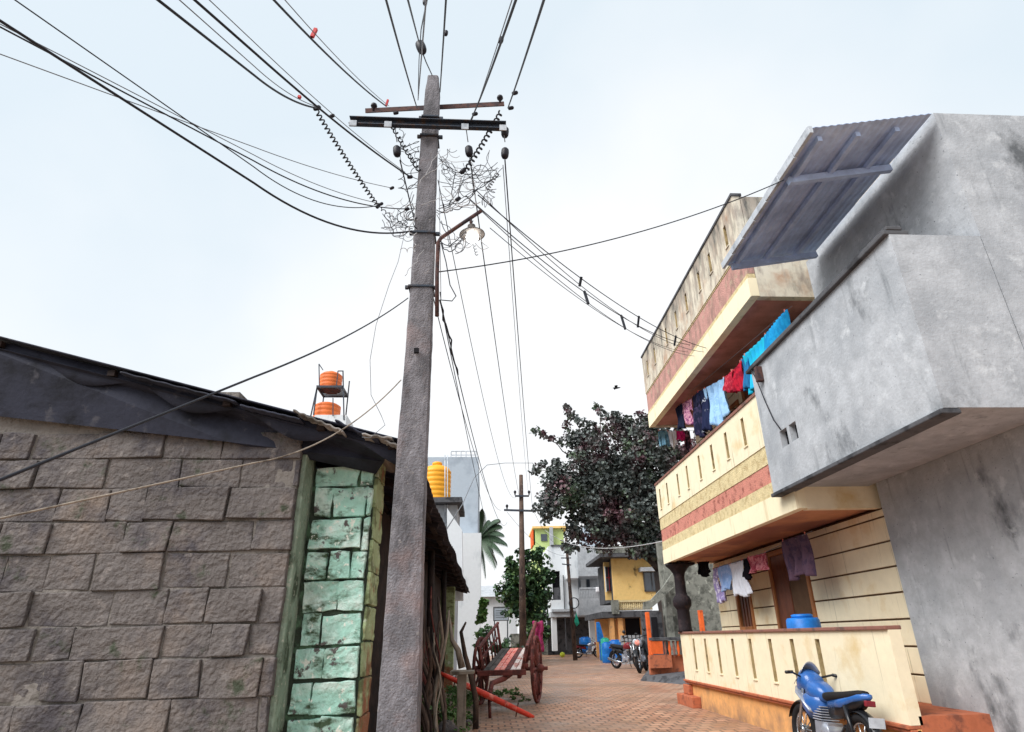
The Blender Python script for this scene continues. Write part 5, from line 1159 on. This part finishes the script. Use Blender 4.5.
sp_(676, 405, 682, 403, 428, 'towel', 'dark navy cloth furthest left on the upper clothesline under the soffit', cloth_mat('navy', '#252a40'))
sp_(681, 403, 692, 398, 424, 'shirt', 'pink patterned shirt on the upper clothesline', cloth_mat('pink', '#d9a0b4', '#8a4a78', 25), kind='shirt', flare=.1)
sp_(691, 397, 700, 391, 436, 'trousers', 'long navy trousers on the upper clothesline between pink and light blue shirts', cloth_mat('navytwo', '#20243a', '#3a3550', 6), kind='trousers')
sp_(698, 392, 706, 388, 430, 'shirt', 'navy and white shirt on the upper clothesline left of the light blue one', cloth_mat('navywhite', '#252b48', '#d5dce8', 5, .58, .62), kind='rect')
sp_(704, 389, 724, 377, 428, 'shirt', 'large light blue shirt drooping on the upper clothesline', cloth_mat('lightblue', '#9cc4e8', '#8ab2dc', 10), kind='drape', folds=4, amp=.05)
sp_(722, 378, 733, 370, 392, 'cloth', 'dark red small cloth on the upper clothesline right of the light blue shirt', cloth_mat('redone', '#a8283c', '#c84a58', 12), kind='drape')
sp_(731, 371, 742, 361, 390, 'cloth', 'bright red cloth on the upper clothesline next to the blue towels', cloth_mat('redtwo', '#b52338', '#8a1c30', 8), kind='rect')
sp_(741, 360, 748, 354, 388, 'towel', 'dark blue towel on the upper clothesline beside the turquoise one', cloth_mat('blueone', '#2a6e9e'))
sp_(744, 356, 765, 334, 384, 'towel', 'wide turquoise sheet on the upper clothesline', cloth_mat('turq', '#28b8d8', '#2ab0e0', 6), folds=6, amp=.03)
sp_(763, 336, 788, 309, 362, 'towel', 'wide deep blue sheet at the near end of the upper clothesline', cloth_mat('deepblue', '#1f88c0', '#2496cc', 8), folds=9, amp=.03)
LA = U(668, 409); LB = U(792, 306)
wire('upper clothesline strung along the first floor balcony', sagline(LA, LB, .03), .004, 'wiregrey', 'clothesline', 'clotheslines', 'clothesline')
p0 = at(657, 431, Y=14.05); p1 = at(692, 425, Y=14.05); zc_ = 5.86
def fe(ua, ub, vl, name, label, m, **k):
    a_ = at(ua, 432, Y=14.06); b_ = at(ub, 432, Y=14.06); a_.z = zc_; b_.z = zc_; zl = at((ua + ub) / 2, vl, Y=14.06).z
    cloth(name, label, a_, b_, zc_ - zl, m, folds=2, amp=.02, **k)
fe(658, 668, 446, 'cloth', 'faded blue-grey cloth hung across the far end of the upper balcony gap', cloth_mat('bluegrey', '#6f9ab0', '#4d7890', 9), kind='rect')
fe(668, 676, 448, 'cloth', 'white cloth hung between the blue-grey and magenta ones', cloth_mat('white', '#dcdce4'), kind='drape')
fe(675, 684, 440, 'cloth', 'bright magenta cloth hung at the far balcony end', cloth_mat('mag', '#d8307c', '#b82468', 9), kind='rect')
fe(683, 690, 452, 'cloth', 'dark mixed cloth hung right of the magenta one', cloth_mat('mix', '#3a2c38', '#a06a80', 9), kind='drape')
a_ = at(656, 432, Y=14.06); b_ = at(700, 432, Y=14.06); a_.z = b_.z = zc_ + .003
wire('short clothesline across the far end of the balcony gap', [a_, b_], .004, 'wiregrey', 'clothesline', 'clotheslines', 'clothesline')
LX2 = 4.55
def lo_(ua, va, ub, vb, vl, name, label, m, **k):
    p0 = at(ua, va, X=LX2); p1 = at(ub, vb, X=LX2); zl = at((ua + ub) / 2, vl, Y=(p0.y + p1.y) / 2).z
    return cloth(name, label, p0, p1, max(.15, (p0.z + p1.z) / 2 - zl), m, **k)
print('low line', at(715, 568, X=LX2), at(765, 553, X=LX2), at(783, 545, X=LX2))
lo_(697, 562, 709, 561, 577, 'cloth', 'black rag hung near the dark pillar under the balcony', cloth_mat('black', '#16161a'), kind='drape')
lo_(713, 569, 722, 567, 602, 'cloth', 'lilac patterned cloth at the left of the ground floor washing', cloth_mat('lilac', '#9a8ec0', '#d5d0e4', 14), kind='trousers')
lo_(719, 567, 729, 564, 590, 'cloth', 'pale blue cloth on the ground floor washing line', cloth_mat('paleblue', '#8fb0e0', '#a6bfe8', 10), kind='rect')
lo_(729, 564, 743, 560, 596, 'sheet', 'large white sheet before the ground floor window', cloth_mat('whitetwo', '#dde2ec'), kind='rect', skew=.12, amp=.025)
lo_(742, 560, 749, 557, 580, 'cloth', 'black cloth between the white sheet and the pink one', cloth_mat('blacktwo', '#1a1820'), kind='drape')
lo_(749, 557, 765, 552, 571, 'shirt', 'pink and red crumpled shirt on the ground floor washing line', cloth_mat('pinkred', '#c88088', '#a04858', 14, .48, .54), kind='rect', folds=4, amp=.04)
lo_(783, 541, 806, 533, 577, 'shirt', 'dull purple shirt hanging before the brown door', cloth_mat('purple', '#5c4858', '#4a3c50', 8), kind='rect', folds=3, amp=.04)
wire('lower clothesline under the first floor slab', [at(693, 574, X=LX2), at(715, 568, X=LX2), at(765, 552.5, X=LX2), at(812, 531, X=LX2)], .005, 'wiregrey', 'clothesline', 'clotheslines', 'clothesline')
# ------------------------------------------------------------------ loose litter on the road
mb = MB()
for k in range(260):
    x = random.uniform(-.5, 4); y = random.uniform(9, 34); s_ = random.uniform(.01, .03); a_ = random.uniform(0, 6)
    if x < 3.2 and x > .3 and random.random() < .7: continue
    mb.add([(x, y, .012), (x + s_ * math.cos(a_), y + s_ * math.sin(a_), .018), (x + s_ * math.cos(a_ + .9) * 1.3, y + s_ * math.sin(a_ + .9) * 1.3, .012)], [(0, 1, 2)])
tag(obj('leaf_litter', mb, 'wood'), 'small brown dead leaves scattered along the lane edges', 'leaf litter', kind='stuff')
